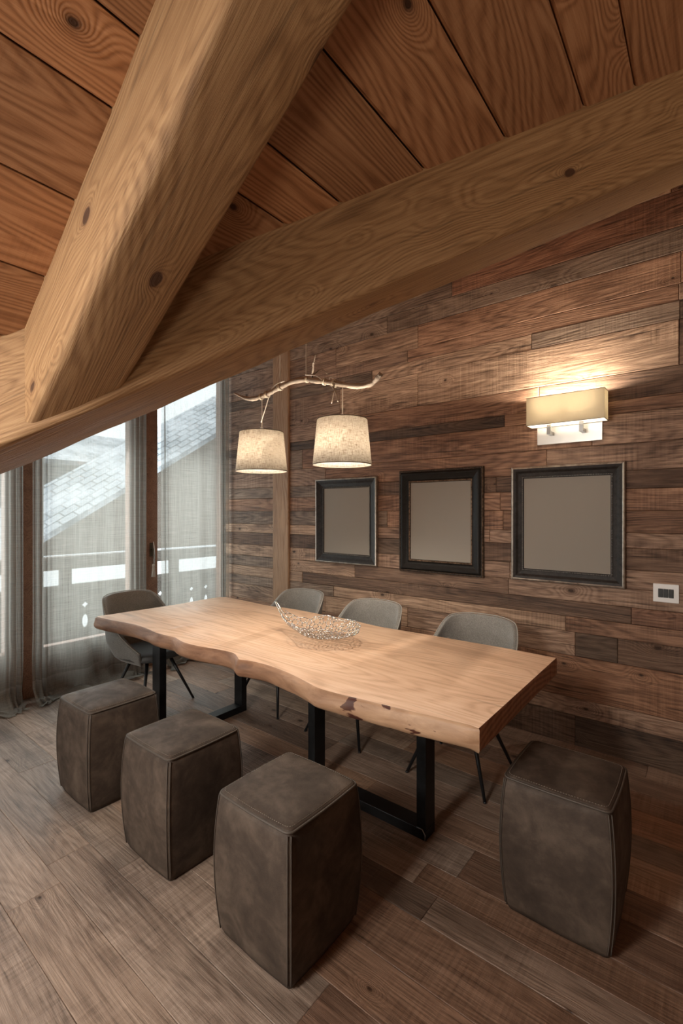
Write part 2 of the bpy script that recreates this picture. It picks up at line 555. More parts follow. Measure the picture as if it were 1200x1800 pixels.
M['slate'] = slate()
M['stone'] = simple('grey_render', (0.40, 0.40, 0.40), 0.9)
M['white_render'] = simple('white_render', (0.80, 0.80, 0.80), 0.9)
M['plaster'] = simple('warm_white_plaster', (0.66, 0.60, 0.53), 0.9)
M['aged_brass'] = simple('aged_brass_handle', (0.10, 0.075, 0.05), 0.4, 0.8)
M['tassel'] = simple('cream_tassel_yarn', (0.55, 0.50, 0.43), 0.9)


# ------------------------------------------------------------------ room geometry constants
WB = 3.40          # back wall
XW = -4.45         # window wall
XE = -3.0          # eave wall
YR = -3.5          # rear wall
XR = 3.6           # right wall
XRIDGE = 1.8
S = 0.66           # roof pitch
CZ = 3.227         # main slope: z = CZ + S x
VC = -2.2          # valley: x - y = VC;  dormer slope: z = CZ + S (y + VC)
Z2 = CZ + S * VC


def main_z(x): return CZ + S * x
def dorm_z(y): return Z2 + S * y


def frame(o, xa, ya, za):
    """matrix with the given axes"""
    m = Matrix.Identity(4)
    for i, a in enumerate((xa, ya, za, o)):
        for j in range(3):
            m[j][i] = a[j]
    return m


def planks(name, rows, M4, mat, thick=0.02, gap=0.0025, chamfer=0.004, kind='structure', clip=None, tones=None, seed=1, jitter=0.0):
    """rows: [(y0, y1, [(x0, x1, tone or None), ...])] in the local plane. One mesh, one board per entry."""
    rnd = random.Random(seed)
    bm = bmesh.new()
    lt = bm.faces.layers.float_color.new('tone')
    ls = bm.faces.layers.float_vector.new('seed')
    for y0, y1, boards in rows:
        for x0, x1, tn in boards:
            c = tn if tn is not None else rnd.choice(tones)
            k = 1.0 + rnd.uniform(-0.10, 0.10)
            c = (c[0] * k, c[1] * k, c[2] * k, 1)
            sd = (rnd.uniform(-40, 40), rnd.uniform(-40, 40), rnd.uniform(-40, 40))
            lift = rnd.uniform(0, jitter)
            g = gap / 2
            ch = chamfer
            v = []
            for (ins, z) in ((0, -thick), (0, lift - ch * 0.8), (ch, lift)):
                for x, y in ((x0 + g + ins, y0 + g + ins), (x1 - g - ins, y0 + g + ins), (x1 - g - ins, y1 - g - ins), (x0 + g + ins, y1 - g - ins)):
                    v.append(bm.verts.new((x, y, z)))
            fs = [bm.faces.new(v[8:12])]
            for a in (0, 4):
                for i in range(4):
                    j = (i + 1) % 4
                    fs.append(bm.faces.new((v[a + i], v[a + j], v[a + 4 + j], v[a + 4 + i])))
            for f in fs:
                f[lt] = c
                f[ls] = sd
    # dark substrate under the joints
    ys = [r[0] for r in rows] + [r[1] for r in rows]
    xs = [b[0] for r in rows for b in r[2]] + [b[1] for r in rows for b in r[2]]
    for f in add_box(bm, (min(xs), min(ys), -thick - 0.06), (max(xs), max(ys), -thick + 0.004)):
        f[lt] = (0.12, 0.10, 0.09, 1)
    if clip:
        for co, no in clip:
            bmesh.ops.bisect_plane(bm, geom=bm.verts[:] + bm.edges[:] + bm.faces[:], plane_co=co, plane_no=no, clear_outer=True)
    me = bpy.data.meshes.new(name)
    bm.to_mesh(me)
    bm.free()
    me.materials.append(mat)
    o = bpy.data.objects.new(name, me)
    link(o)
    o.matrix_world = M4
    o['kind'] = kind
    return o


def split(x0, x1, lo, hi, rnd, fixed=()):
    """boards from x0 to x1 of random length; fixed joints win"""
    xs = [x0]
    while xs[-1] < x1:
        xs.append(xs[-1] + rnd.uniform(lo, hi))
    xs[-1] = x1
    if len(xs) > 2 and xs[-1] - xs[-2] < 0.3: xs.pop(-2)
    return [(a, b, None) for a, b in zip(xs, xs[1:])]


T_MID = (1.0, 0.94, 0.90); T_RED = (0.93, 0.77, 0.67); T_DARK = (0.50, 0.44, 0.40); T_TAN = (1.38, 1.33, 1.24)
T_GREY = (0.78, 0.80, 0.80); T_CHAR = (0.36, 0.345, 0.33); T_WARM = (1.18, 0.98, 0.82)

# floor: boards run along the wall
PALE = [(1.0, 0.98, 0.97), (0.86, 0.88, 0.89), (1.10, 1.08, 1.06), (0.96, 0.95, 0.94), (1.04, 1.0, 0.96)]
RUSSET_SHADED = [(0.66, 0.50, 0.41), (0.58, 0.45, 0.38), (0.74, 0.58, 0.48)]  # darker right-hand boards: board variety, with shade partly painted into the tone
rf = random.Random(11)
frows = []
y = YR - 0.02
fy = [YR - 0.05]
while fy[-1] < 0.7: fy.append(fy[-1] + rf.choice((0.16, 0.19, 0.22, 0.24)))
fy += [0.98, 1.18, 1.36, 1.575, 1.715, 1.855, 2.06, 2.24, 2.46, 2.64, 2.86, 3.05, 3.24, WB + 0.06]
fy = sorted(fy)
fixed_floor = {1.575: [(-6, -2.1, None), (-2.1, -0.87, T_DARK), (-0.87, 0.9, T_MID), (0.9, 4, None)]}
for a, b in zip(fy, fy[1:]):
    bl = fixed_floor.get(a)
    if not bl:
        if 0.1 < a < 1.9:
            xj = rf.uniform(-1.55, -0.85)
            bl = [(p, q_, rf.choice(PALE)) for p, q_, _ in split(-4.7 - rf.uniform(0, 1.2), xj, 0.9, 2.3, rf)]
            bl += [(p, q_, rf.choice(RUSSET_SHADED)) for p, q_, _ in split(xj, XR + 0.1, 0.9, 2.0, rf)]
        else:
            bl = split(-4.7 - rf.uniform(0, 1.2), XR + 0.1, 0.9, 2.3, rf)
    bl = [(max(x0, -4.75), x1, t_) for x0, x1, t_ in bl if x1 > -4.7]
    frows.append((a, b, bl))
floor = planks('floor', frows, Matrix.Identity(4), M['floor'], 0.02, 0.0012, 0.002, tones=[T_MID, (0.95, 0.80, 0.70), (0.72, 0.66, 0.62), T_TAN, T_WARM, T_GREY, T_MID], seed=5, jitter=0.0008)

# back wall of reclaimed boards
rw = random.Random(4)
wz = [-0.03, 0.197, 0.312, 0.591, 0.75, 0.85, 0.955, 1.07, 1.19, 1.325, 1.42, 1.56, 1.695, 1.81, 1.98, 2.17, 2.255, 2.42, 2.69, 2.80, 2.90, 3.088, 3.236, 3.45, 3.62, 3.83, 4.05, 4.30, 4.5]
fixed_wall = {
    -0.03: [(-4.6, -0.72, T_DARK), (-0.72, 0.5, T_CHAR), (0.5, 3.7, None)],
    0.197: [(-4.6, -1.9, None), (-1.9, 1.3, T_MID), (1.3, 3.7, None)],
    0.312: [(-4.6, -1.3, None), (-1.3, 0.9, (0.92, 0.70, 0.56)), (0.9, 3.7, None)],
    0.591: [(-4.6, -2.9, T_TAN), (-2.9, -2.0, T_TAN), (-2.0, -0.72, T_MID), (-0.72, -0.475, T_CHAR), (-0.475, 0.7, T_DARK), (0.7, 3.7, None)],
    0.75: [(-4.6, -2.8, T_GREY), (-2.8, -0.78, T_TAN), (-0.78, 1.1, T_RED), (1.1, 3.7, None)],
    0.85: [(-4.6, -3.2, T_TAN), (-3.2, -0.4, T_DARK), (-0.4, 1.6, (0.6, 0.46, 0.40)), (1.6, 3.7, None)],
    0.955: [(-4.6, -3.5, T_GREY), (-3.5, -2.55, T_TAN), (-2.55, -1.16, T_DARK), (-1.16, 0.9, T_MID), (0.9, 3.7, None)],
    1.07: [(-4.6, -3.0, T_TAN), (-3.0, -1.15, T_MID), (-1.15, 0.3, T_MID), (0.3, 3.7, None)],
    1.19: [(-4.6, -2.35, T_DARK), (-2.35, -1.35, T_CHAR), (-1.35, 0.5, T_DARK), (0.5, 3.7, None)],
    1.325: [(-4.6, -2.4, T_TAN), (-2.4, -1.3, T_MID), (-1.3, 0.6, T_MID), (0.6, 3.7, None)],
    1.42: [(-4.6, -2.2, T_GREY), (-2.2, -1.2, T_RED), (-1.2, 0.4, (0.62, 0.50, 0.42)), (0.4, 3.7, None)],
    1.56: [(-4.6, -2.3, T_RED), (-2.3, -1.22, T_RED), (-1.22, 0.8, T_RED), (0.8, 3.7, None)],
    1.695: [(-4.6, -2.3, T_GREY), (-2.3, -1.25, T_DARK), (-1.25, 0.2, T_DARK), (0.2, 3.7, None)],
    1.81: [(-4.6, -2.9, T_MID), (-2.9, -0.9, T_RED), (-0.9, 0.9, T_MID), (0.9, 3.7, None)],
    1.98: [(-4.6, -3.2, T_GREY), (-3.2, -0.62, T_RED), (-0.62, 1.4, T_MID), (1.4, 3.7, None)],
    2.17: [(-4.6, -2.9, T_CHAR), (-2.9, -1.19, T_CHAR), (-1.19, 0.3, T_RED), (0.3, 3.7, None)],
    2.255: [(-4.6, -2.5, T_MID), (-2.5, -0.95, T_RED), (-0.95, 0.05, T_DARK), (0.05, 1.5, T_CHAR), (1.5, 3.7, None)],
    2.42: [(-4.6, -2.72, T_MID), (-2.72, -1.9, T_TAN), (-1.9, -0.16, T_TAN), (-0.16, 1.8, T_DARK), (1.8, 3.7, None)],
    2.69: [(-4.6, -2.36, T_GREY), (-2.36, -1.0, T_TAN), (-1.0, -0.155, T_GREY), (-0.155, 1.5, T_CHAR), (1.5, 3.7, None)],
    2.80: [(-4.6, -2.0, T_MID), (-2.0, -0.16, T_RED), (-0.16, 3.7, None)],
    2.90: [(-4.6, -2.77, T_MID), (-2.77, -1.9, T_TAN), (-1.9, -0.15, (1.05, 0.87, 0.75)), (-0.15, 3.7, None)],
    3.088: [(-4.6, -2.2, T_GREY), (-2.2, 0.4, T_GREY), (0.4, 3.7, None)],
    3.236: [(-4.6, -1.6, None), (-1.6, 0.1, (0.72, 0.51, 0.41)), (0.1, 3.7, None)],
}
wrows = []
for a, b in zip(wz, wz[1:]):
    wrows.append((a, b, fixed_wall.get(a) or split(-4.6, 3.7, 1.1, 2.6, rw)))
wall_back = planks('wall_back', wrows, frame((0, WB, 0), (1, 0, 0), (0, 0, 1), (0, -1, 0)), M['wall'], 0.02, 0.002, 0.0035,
                   tones=[T_MID, T_RED, T_DARK, T_TAN, T_GREY, T_MID], seed=8, jitter=0.004)

# main roof slope: boards run along Y
nrm_ = sqrt(1 + S * S)
rc = random.Random(3)
cx = [-1.514, -1.308, -1.106, -0.977, -0.771, -0.567, -0.359, -0.22]
while cx[0] > XE - 0.25: cx.insert(0, cx[0] - 0.205)
while cx[-1] < XRIDGE: cx.append(cx[-1] + 0.205)
cx[-1] = XRIDGE
crows = [(a * nrm_, b * nrm_, [(YR - 0.1, WB + 0.1, None)]) for a, b in zip(cx, cx[1:])]
# local x = +Y, local y = up the slope, local z = down into the room.   keep  X - Y >= VC - 0.14
ceiling = planks('ceiling', crows, frame((0, 0, CZ), (0, 1, 0), (1 / nrm_, 0, S / nrm_), (S / nrm_, 0, -1 / nrm_)), M['ceil'], 0.02, 0.005, 0.006,
                 clip=[((-(VC - 0.2), 0, 0), Vector((1.0, -1.0 / nrm_, 0)))], tones=[(1, 1, 1), (0.86, 0.84, 0.82), (1.12, 1.1, 1.06), (0.94, 0.96, 0.96)], seed=2)
# dormer slope: boards run along X
dy = [-0.85 + 0.205 * i for i in range(23)]
drows = [(a * nrm_, b * nrm_, [(-1.7, 1.2, None), (1.2, 4.6, None)]) for a, b in zip(dy, dy[1:])]
ceiling_d = planks('ceiling_dormer', drows, frame((0, 0, Z2), (-1, 0, 0), (0, 1 / nrm_, S / nrm_), (0, S / nrm_, -1 / nrm_)), M['ceil'], 0.02, 0.005, 0.006, clip=[((-(VC - 0.2), 0, 0), Vector((-1.0, -1.0 / nrm_, 0)))],
                   tones=[(1, 1, 1), (0.88, 0.86, 0.84), (1.1, 1.08, 1.04)], seed=6)
def added_roof_window():  # unseen opening, added to go with the overhead fill
    t = thing('window_6', 'unseen added roof window behind the viewer', 'window', (0, 0, 0), kind='structure')
    c = Vector((-1.45, -1.15, main_z(-1.45)))
    Mw = frame(c, (0, 1, 0), (1 / nrm_, 0, S / nrm_), (S / nrm_, 0, -1 / nrm_))
    f = bmesh.new()
    for lo, hi in (((-.60, -.47, -.01), (.60, -.40, .03)), ((-.60, .40, -.01), (.60, .47, .03)), ((-.60, -.40, -.01), (-.53, .40, .03)), ((.53, -.40, -.01), (.60, .40, .03))):
        add_box(f, lo, hi)
    o = obj('window_frame', f, M['frame_wood'], t)
    o.matrix_world = Mw
    o = box('glass_pane', (-.54, -.41, 0.004), (.54, .41, 0.010), M['glass'], t)
    o.matrix_world = Mw


added_roof_window()
# far roof slope beyond the ridge
rsl = planks('ceiling_right', [(a * 0.2 * nrm_, (a + 1) * 0.2 * nrm_, [(YR - 0.1, WB + 0.1, None)]) for a in range(10)],
             frame((XRIDGE, 0, main_z(XRIDGE)), (0, -1, 0), (1 / nrm_, 0, -S / nrm_), (-S / nrm_, 0, -1 / nrm_)), M['ceil'], 0.02, 0.005, 0.006,
             tones=[(1, 1, 1), (0.9, 0.88, 0.86)], seed=9)


def wall_poly(name, poly, M4, t, mat, holes=()):
    """flat wall with rectangular openings, built as strips. poly: convex outline in local xy."""
    bm = bmesh.new()
    prism(bm, poly, Matrix.Identity(4), t)
    if holes:
        for x0, y0, x1, y1 in holes:
            for co, no in (((x0, 0, 0), (1, 0, 0)), ((x1, 0, 0), (1, 0, 0)), ((0, y0, 0), (0, 1, 0)), ((0, y1, 0), (0, 1, 0))):
                bmesh.ops.bisect_plane(bm, geom=bm.verts[:] + bm.edges[:] + bm.faces[:], plane_co=co, plane_no=no)
        kill = []
        for f in bm.faces:
            c = f.calc_center_median()
            if abs(f.normal.z) > 0.5 and any(x0 < c.x < x1 and y0 < c.y < y1 for x0, y0, x1, y1 in holes):
                kill.append(f)
        bmesh.ops.delete(bm, geom=kill, context='FACES')
        ee = [e for e in bm.edges if e.is_boundary]
        for x0, y0, x1, y1 in holes:
            for a, b in (((x0, y0), (x1, y0)), ((x1, y0), (x1, y1)), ((x1, y1), (x0, y1)), ((x0, y1), (x0, y0))):
                q = [bm.verts.new((a[0], a[1], 0)), bm.verts.new((b[0], b[1], 0)), bm.verts.new((b[0], b[1], -t)), bm.verts.new((a[0], a[1], -t))]
                bm.faces.new(q)
    o = obj(name, bm, mat, kind='structure')
    o.matrix_world = M4
    return o


# rear gable wall with two windows; local x = world -X, local y = Z, local z = +Y
HOLES_R = [(0.95, 0.35, 2.5, 1.45)]
wall_poly('wall_rear', [(-XR - 0.1, 0), (-XE + 0.05, 0), (-XE + 0.05, main_z(XE)), (-XRIDGE, main_z(XRIDGE) + 0.05), (-XR - 0.1, main_z(XRIDGE) - S * (XR + .1 - XRIDGE))],
          frame((0, YR, 0), (-1, 0, 0), (0, 0, 1), (0, 1, 0)), 0.15, M['plaster'], HOLES_R)
# eave wall beside the camera, dormer cheek, far right wall
wall_poly('wall_eave', [(YR - 0.1, 0), (-0.85, 0), (-0.85, main_z(XE) + 0.02), (YR - 0.1, main_z(XE) + 0.02)],
          frame((XE, 0, 0), (0, 1, 0), (0, 0, 1), (1, 0, 0)), 0.12, M['plaster'], [(-2.65, 0.28, -0.9, 1.10)])
wall_poly('wall_dormer_cheek', [(4.6, 0), (4.6, main_z(XE) + 0.1), (-XE, main_z(XE) + 0.1), (-XE, 0)],
          frame((0, -0.85, 0), (-1, 0, 0), (0, 0, 1), (0, 1, 0)), 0.12, M['plaster'])
wall_poly('wall_right', [(-WB - 0.1, 0), (-YR + 0.1, 0), (-YR + 0.1, 3.3), (-WB - 0.1, 3.3)],
          frame((XR, 0, 0), (0, -1, 0), (0, 0, 1), (-1, 0, 0)), 0.12, M['plaster'])
# window wall: solid part left of the first door; local x = Y, local y = Z, local z = +X
wall_poly('wall_left', [(-0.9, 0), (0.30, 0), (0.30, dorm_z(0.30)), (-0.9, dorm_z(-0.9))],
          frame((XW, 0, 0), (0, 1, 0), (0, 0, 1), (1, 0, 0)), 0.14, M['frame_wood'])


def glazed_door(name, y0, y1, y_frame_l, y_frame_r, label):
    """one raked leaf of the balcony glazing between y0 and y1 (leaf edges), glass between the frame lines"""
    t = thing(name, label, 'window', (XW, 0, 0), kind='structure')
    f = bmesh.new()
    zt = lambda y: dorm_z(y) - 0.02
    d0, d1 = -0.09, 0.0
    def bar(ya, yb, za0, za1, zb0, zb1):
        vs = []
        for x in (d1, d0):
            for (yy, z) in ((ya, za0), (yb, zb0), (yb, zb1), (ya, za1)):
                vs.append(f.verts.new((x, yy, z)))
        for q in ((0, 1, 2, 3), (7, 6, 5, 4), (0, 4, 5, 1), (1, 5, 6, 2), (2, 6, 7, 3), (3, 7, 4, 0)):
            f.faces.new([vs[i] for i in q])
    bar(y0, y_frame_l, 0, zt(y0), 0, zt(y_frame_l))
    bar(y_frame_r, y1, 0, zt(y_frame_r), 0, zt(y1))
    bar(y_frame_l, y_frame_r, zt(y_frame_l) - 0.10, zt(y_frame_l), zt(y_frame_r) - 0.10, zt(y_frame_r))
    bar(y_frame_l, y_frame_r, 0.33, 0.40, 0.33, 0.40)
    fo = obj('window_frame', f, M['frame_wood'], t)
    bevel(fo, 0.006)
    box('bottom_panel', (-0.075, y_frame_l - 0.01, 0.0), (-0.02, y_frame_r + 0.01, 0.34), M['frame_wood'], t)
    g = bmesh.new()
    vs = []
    for x in (-0.048, -0.042):
        for yy, z in ((y_frame_l - .01, 0.39), (y_frame_r + .01, 0.39), (y_frame_r + .01, zt(y_frame_r) - 0.09), (y_frame_l - .01, zt(y_frame_l) - 0.09)):
            vs.append(g.verts.new((x, yy, z)))
    for q in ((3, 2, 1, 0), (4, 5, 6, 7), (0, 1, 5, 4), (1, 2, 6, 5), (2, 3, 7, 6), (3, 0, 4, 7)):
        g.faces.new([vs[i] for i in q])
    obj('glass_pane', g, M['glass'], t)
    return t


win1 = glazed_door('window_1', 0.30, 1.375, 0.40, 1.255, 'glazed balcony door at the far left edge of the photo')
win2 = glazed_door('window_2', 1.38, 2.44, 1.535, 2.28, 'glazed balcony door in the middle of the window wall')
win3 = glazed_door('window_3', 2.445, WB - 0.005, 2.575, 3.36, 'glazed balcony door next to the plank wall corner')
# lever handle on the middle frame and the tassel hung from it
hb = bmesh.new()
add_tube(hb, [(0.0, 2.505, 1.17), (0.045, 2.505, 1.17)], [0.011, 0.010], 10)
add_tube(hb, [(0.045, 2.505, 1.185), (0.046, 2.506, 1.12), (0.044, 2.507, 1.03)], [0.011, 0.010, 0.008], 10)
obj('door_handle', hb, M['aged_brass'], win3, smooth=True)
box('handle_plate', (0.0, 2.485, 1.10), (0.006, 2.525, 1.24), M['aged_brass'], win3, 0.002)
tas = thing('tassel', 'cream cord tassel hanging from the lever handle of the balcony door', 'tassel', (XW + 0.05, 2.50, 1.03))
tb = bmesh.new()
add_tube(tb, [(0, 0, 0), (0.012, 0.004, 0.17), (0.0, 0.0, 0.22), (-0.010, 0.004, 0.17), (0.0, 0, 0.02)], 0.0028, 6)
obj('hanging_loop', tb, M['tassel'], tas, smooth=True)
tb = bmesh.new()
lathe(tb, [(0.0, 0.0), (0.012, -0.004), (0.013, -0.02), (0.009, -0.028), (0.011, -0.04), (0.020, -0.13), (0.0, -0.132)], 12)
obj('fringe', tb, M['tassel'], tas, smooth=True)

# rear windows (behind the camera)
for i, (x0, z0, x1, z1) in enumerate(HOLES_R):
    t = thing('window_%d' % (4 + i), 'rear window behind the viewer', 'window', (0, YR, 0), kind='structure')
    f = bmesh.new()
    for lo, hi in (((-x1, -0.10, z0), (-x0, -0.03, z0 + 0.07)), ((-x1, -0.10, z1 - 0.07), (-x0, -0.03, z1)), ((-x1, -0.10, z0 + .07), (-x1 + 0.07, -0.03, z1 - .07)),
                   ((-x0 - 0.07, -0.10, z0 + .07), (-x0, -0.03, z1 - .07)), ((-(x0 + x1) / 2 - 0.04, -0.10, z0 + .07), (-(x0 + x1) / 2 + 0.04, -0.03, z1 - .07))):
        add_box(f, lo, hi)
    obj('window_frame', f, M['frame_wood'], t)
    box('glass_pane', (-x1 + 0.06, -0.068, z0 + 0.06), (-x0 - 0.06, -0.062, z1 - 0.06), M['glass'], t)

t = thing('window_5', 'unseen added low window under the eave behind the viewer', 'window', (XE, -1.775, 0), kind='structure')  # unseen window, added to bring more light to the left floor
f = bmesh.new()
for lo, hi in (((-.09, -.875, .28), (-.03, .875, .34)), ((-.09, -.875, 1.04), (-.03, .875, 1.10)), ((-.09, -.875, .34), (-.03, -.81, 1.04)), ((-.09, .81, .34), (-.03, .875, 1.04)), ((-.09, -.03, .34), (-.03, .03, 1.04))):
    add_box(f, lo, hi)
obj('window_frame', f, M['frame_wood'], t)
box('glass_pane', (-.063, -.82, .33), (-.057, .82, 1.05), M['glass'], t)

# engaged post on the plank wall
pb = bmesh.new()
add_box(pb, (0, -0.118, -0.06), (3.9, 0.118, 0.022))
post = obj('trim_1', pb, M['post'], kind='structure')
post.matrix_world = frame((-3.492, WB, 0.0), (0, 0, 1), (-1, 0, 0), (0, -1, 0))
bevel(post, 0.012)
post['label'] = 'squared upright timber post against the plank wall'


# ------------------------------------------------------------------ roof timbers
def beam(name, L, w, h, M4, mat, label, seed, cuts=(), ch=(0.03, 0.02), wane=0.0):
    """beam along local x from 0 to L, width along y [-w/2,w/2], depth along z [-h,0]. lower arrises are waney."""
    bm = bmesh.new()
    nseg = int(L / 0.05)
    rings = []
    for i in range(nseg + 1):
        x = L * i / nseg
        def wv(k, s_): return mnoise.noise(Vector((x * s_ + seed * 7.1, k * 3.3, seed)))
        c1 = max(0.008, ch[0] + ch[1] * (0.7 * wv(1, 1.2) + 0.5 * wv(2, 4.0) + 0.25 * wv(5, 11)))
        c2 = max(0.008, ch[0] + wane * 0.5 + (ch[1] + wane) * (0.7 * wv(3, 1.0) + 0.5 * wv(4, 3.6) + 0.25 * wv(6, 10)))
        ring = [(-w / 2, 0.0), (-w / 2, -h * 0.33), (-w / 2, -h * 0.66)]
        for k in range(5):
            a = pi / 2 * k / 4
            ring.append((-w / 2 + c1 * (1 - cos(a)), -h + c1 * (1 - sin(a))))
        ring.append((0.0, -h + 0.004 * wv(9, 3)))
        for k in range(5):
            a = pi / 2 * k / 4
            ring.append((w / 2 - c2 * (1 - sin(a)), -h + c2 * 0.8 * (1 - cos(a))))
        ring += [(w / 2, -h * 0.6), (w / 2, 0.0)]
        out = []
        for j, (yy, zz) in enumerate(ring):
            d = 0.0025 * mnoise.noise(Vector((x * 5, yy * 9 + j, zz * 9 + seed)))
            out.append(bm.verts.new((x, yy + d, zz + d)))
        rings.append(out)
    n = len(rings[0])
    for i in range(nseg):
        for k in range(n):
            bm.faces.new((rings[i][k], rings[i][(k + 1) % n], rings[i + 1][(k + 1) % n], rings[i + 1][k]))
    bm.faces.new(rings[0])
    bm.faces.new(list(reversed(rings[-1])))
    Mi = M4.inverted()
    for co, no in cuts:
        g = bmesh.ops.bisect_plane(bm, geom=bm.verts[:] + bm.edges[:] + bm.faces[:], plane_co=Mi @ Vector(co), plane_no=Mi.to_3x3() @ Vector(no), clear_outer=True)
        ed = [e for e in g['geom_cut'] if isinstance(e, bmesh.types.BMEdge)]
        bmesh.ops.edgeloop_fill(bm, edges=ed)
    o = obj(name, bm, mat, smooth=True, kind='structure', label=label)
    o.data.set_sharp_from_angle(angle=radians(50))
    o.matrix_world = M4
    o['category'] = 'beam'
    return o


# valley rafter across the room at 45 degrees in plan
q2 = 1 / sqrt(2)
vd = Vector((q2, q2, S * q2)).normalized()
vy = Vector((-q2, q2, 0))
vz = vd.cross(vy)
PL = 0.36                                        # plumb depth incl. the part above the boards
hperp = PL * vd.xy.length
bw = 0.285
m0 = -1.95
bot = Vector((m0 + VC / 2, m0 - VC / 2, 2.165 + S * m0))
org = bot + vy * (bw / 2) + vz * hperp
Lv = 4.02 / vd.xy.length * sqrt(2)
valley = beam('ceiling_beam', Lv, bw, hperp, frame(org, vd, vy, vz), M['beam'], 'long sloping valley beam crossing above the table and windows', 1,
              cuts=[((0, WB - 0.001, 0), (0, 1, 0))], ch=(0.030, 0.022), wane=0.03)
# common rafter landing on it
rd = Vector((1, 0, S)).normalized()
ry = Vector((0, 1, 0))
rz = rd.cross(ry)
plumb2 = 0.335
h2 = plumb2 * rd.x
x0 = -1.9
bot2 = Vector((x0, (0.525 + 0.738) / 2, CZ + S * x0 - 0.31))
org2 = bot2 + rz * h2
rafter = beam('ceiling_beam', (XRIDGE - x0) / rd.x, 0.213, h2, frame(org2, rd, ry, rz), M['beam'], 'thick sloping rafter whose cut foot lands on the long beam', 2,
              cuts=[((VC / 2, -VC / 2, 0), (-q2, q2, 0))], ch=(0.026, 0.012))

# ------------------------------------------------------------------ live-edge table
TZ = 0.76
TT = 0.092
near = [(-3.640, 1.60), (-3.50, 1.612), (-3.33, 1.635), (-3.165, 1.655), (-3.0, 1.648), (-2.862, 1.630), (-2.74, 1.633), (-2.66, 1.640), (-2.575, 1.622), (-2.50, 1.612), (-2.404, 1.617),
        (-2.29, 1.636), (-2.189, 1.658), (-2.10, 1.660), (-2.03, 1.628), (-1.985, 1.608), (-1.917, 1.630), (-1.80, 1.640), (-1.68, 1.630), (-1.591, 1.614),
        (-1.53, 1.600), (-1.472, 1.586), (-1.40, 1.568), (-1.342, 1.566), (-1.24, 1.575), (-1.137, 1.588), (-0.98, 1.606), (-0.82, 1.628), (-0.668, 1.648)]
near = [(p.x, p.y) for p in smooth_path([(x, y, 0) for x, y in near], 4)]
far = [(-0.664, 2.705)] + [(-0.664 - i * 0.288, 2.705 + 0.018 * sin(i * 1.3) + 0.008 * sin(i * 2.9) + 0.004 * i) for i in range(1, 10)] + [(-3.545, 2.745)]
far = [far[0]] + [(p.x, p.y) for p in smooth_path([(x, y, 0) for x, y in far[1:]], 3)]
left = [(-3.60, 2.70), (-3.615, 2.5), (-3.60, 2.3), (-3.62, 2.05), (-3.64, 1.85), (-3.655, 1.70), (-3.668, 1.625)]
outline = near + far + left
table = thing('dining_table', 'long live-edge timber slab dining table on black steel frames', 'table', (-2.15, 2.2, 0))
TP = Vector((-2.15, 2.2, 0))


def slab():
    bm = bmesh.new()
    n = len(outline)
    P = [Vector((x, y, 0)) for x, y in outline]
    nor = []
    for i in range(n):
        d = (P[(i + 1) % n] - P[i - 1]).normalized()
        nor.append(Vector((d.y, -d.x, 0)))
    live = []
    for x, y in outline:
        live.append(0.25 if x > -0.70 else 1.0)
    #   (inset at a live edge, drop)
    prof = [(0.012, 0.0), (0.003, -0.006), (-0.002, -0.016), (-0.007, -0.035), (-0.008, -0.055), (-0.004, -0.072), (0.004, -0.085), (0.014, -TT)]
    rings = []
    for r, (ins, dz) in enumerate(prof):
        ring = []
        for i in range(n):
            k = live[i]
            wob = 0.010 * mnoise.noise(Vector((P[i].x * 5, P[i].y * 5, dz * 22))) + 0.005 * mnoise.noise(Vector((P[i].x * 14, P[i].y * 14, dz * 30)))
            a = ins * k + (wob * k if 0 < r < len(prof) else 0)
            if k < 1: a = {0: 0.003, 7: 0.004}.get(r, 0.0)
            ring.append(bm.verts.new(P[i] - nor[i] * a + Vector((0, 0, TZ + dz))))
        rings.append(ring)
    for r in range(len(rings) - 1):
        for i in range(n):
            j = (i + 1) % n
            f = bm.faces.new((rings[r][j], rings[r][i], rings[r + 1][i], rings[r + 1][j]))
            f.material_index = 2 if (P[i].x > -0.70 and P[j].x > -0.70 and abs(nor[i].x) + abs(nor[j].x) > 0.6) else 1
            f.smooth = True
    top = bm.faces.new(rings[0])
    top.material_index = 0
    bot_ = bm.faces.new(list(reversed(rings[-1])))
    bot_.material_index = 0
    bmesh.ops.triangulate(bm, faces=[top, bot_])
    me = bpy.data.meshes.new('tabletop')
    bm.to_mesh(me)
    bm.free()
    for m in (M['slab'], M['slab_edge'], M['slab_end']): me.materials.append(m)
    me.set_sharp_from_angle(angle=radians(48))
    o = bpy.data.objects.new('tabletop', me)
    link(o, table)
    o.matrix_parent_inverse = Matrix.Translation(-TP)
    o['label'] = 'thick pale slab with a wavy live edge'
    return o


slab()


def steel_frame(lo, hi, axis, tube_w):
    """closed rectangular frame of flat tube: two legs, a floor runner and a top bar"""
    x0, y0 = lo
    x1, y1 = hi
    zt = TZ - TT
    Mx = Matrix.Translation(-TP)
    fr = bpy.data.objects.new('steel_frame', None)
    link(fr, table)
    def part(nm, a, b):
        o = box(nm, a, b, M['steel'], fr, 0.003)
        o.data.transform(Mx)
    if axis == 'x':
        part('leg', (x0, y0, 0.05), (x0 + tube_w, y1, zt))
        part('leg', (x1 - tube_w, y0, 0.05), (x1, y1, zt))
        part('runner', (x0, y0, 0.0), (x1, y1, 0.05))
        part('top_bar', (x0 + tube_w, y0, zt - 0.03), (x1 - tube_w, y1, zt))
    else:
        part('leg', (x0, y0, 0.05), (x1, y0 + tube_w, zt))
        part('leg', (x0, y1 - tube_w, 0.05), (x1, y1, zt))
        part('runner', (x0, y0, 0.0), (x1, y1, 0.05))
        part('top_bar', (x0, y0 + tube_w, zt - 0.03), (x1, y1 - tube_w, zt))
    return fr


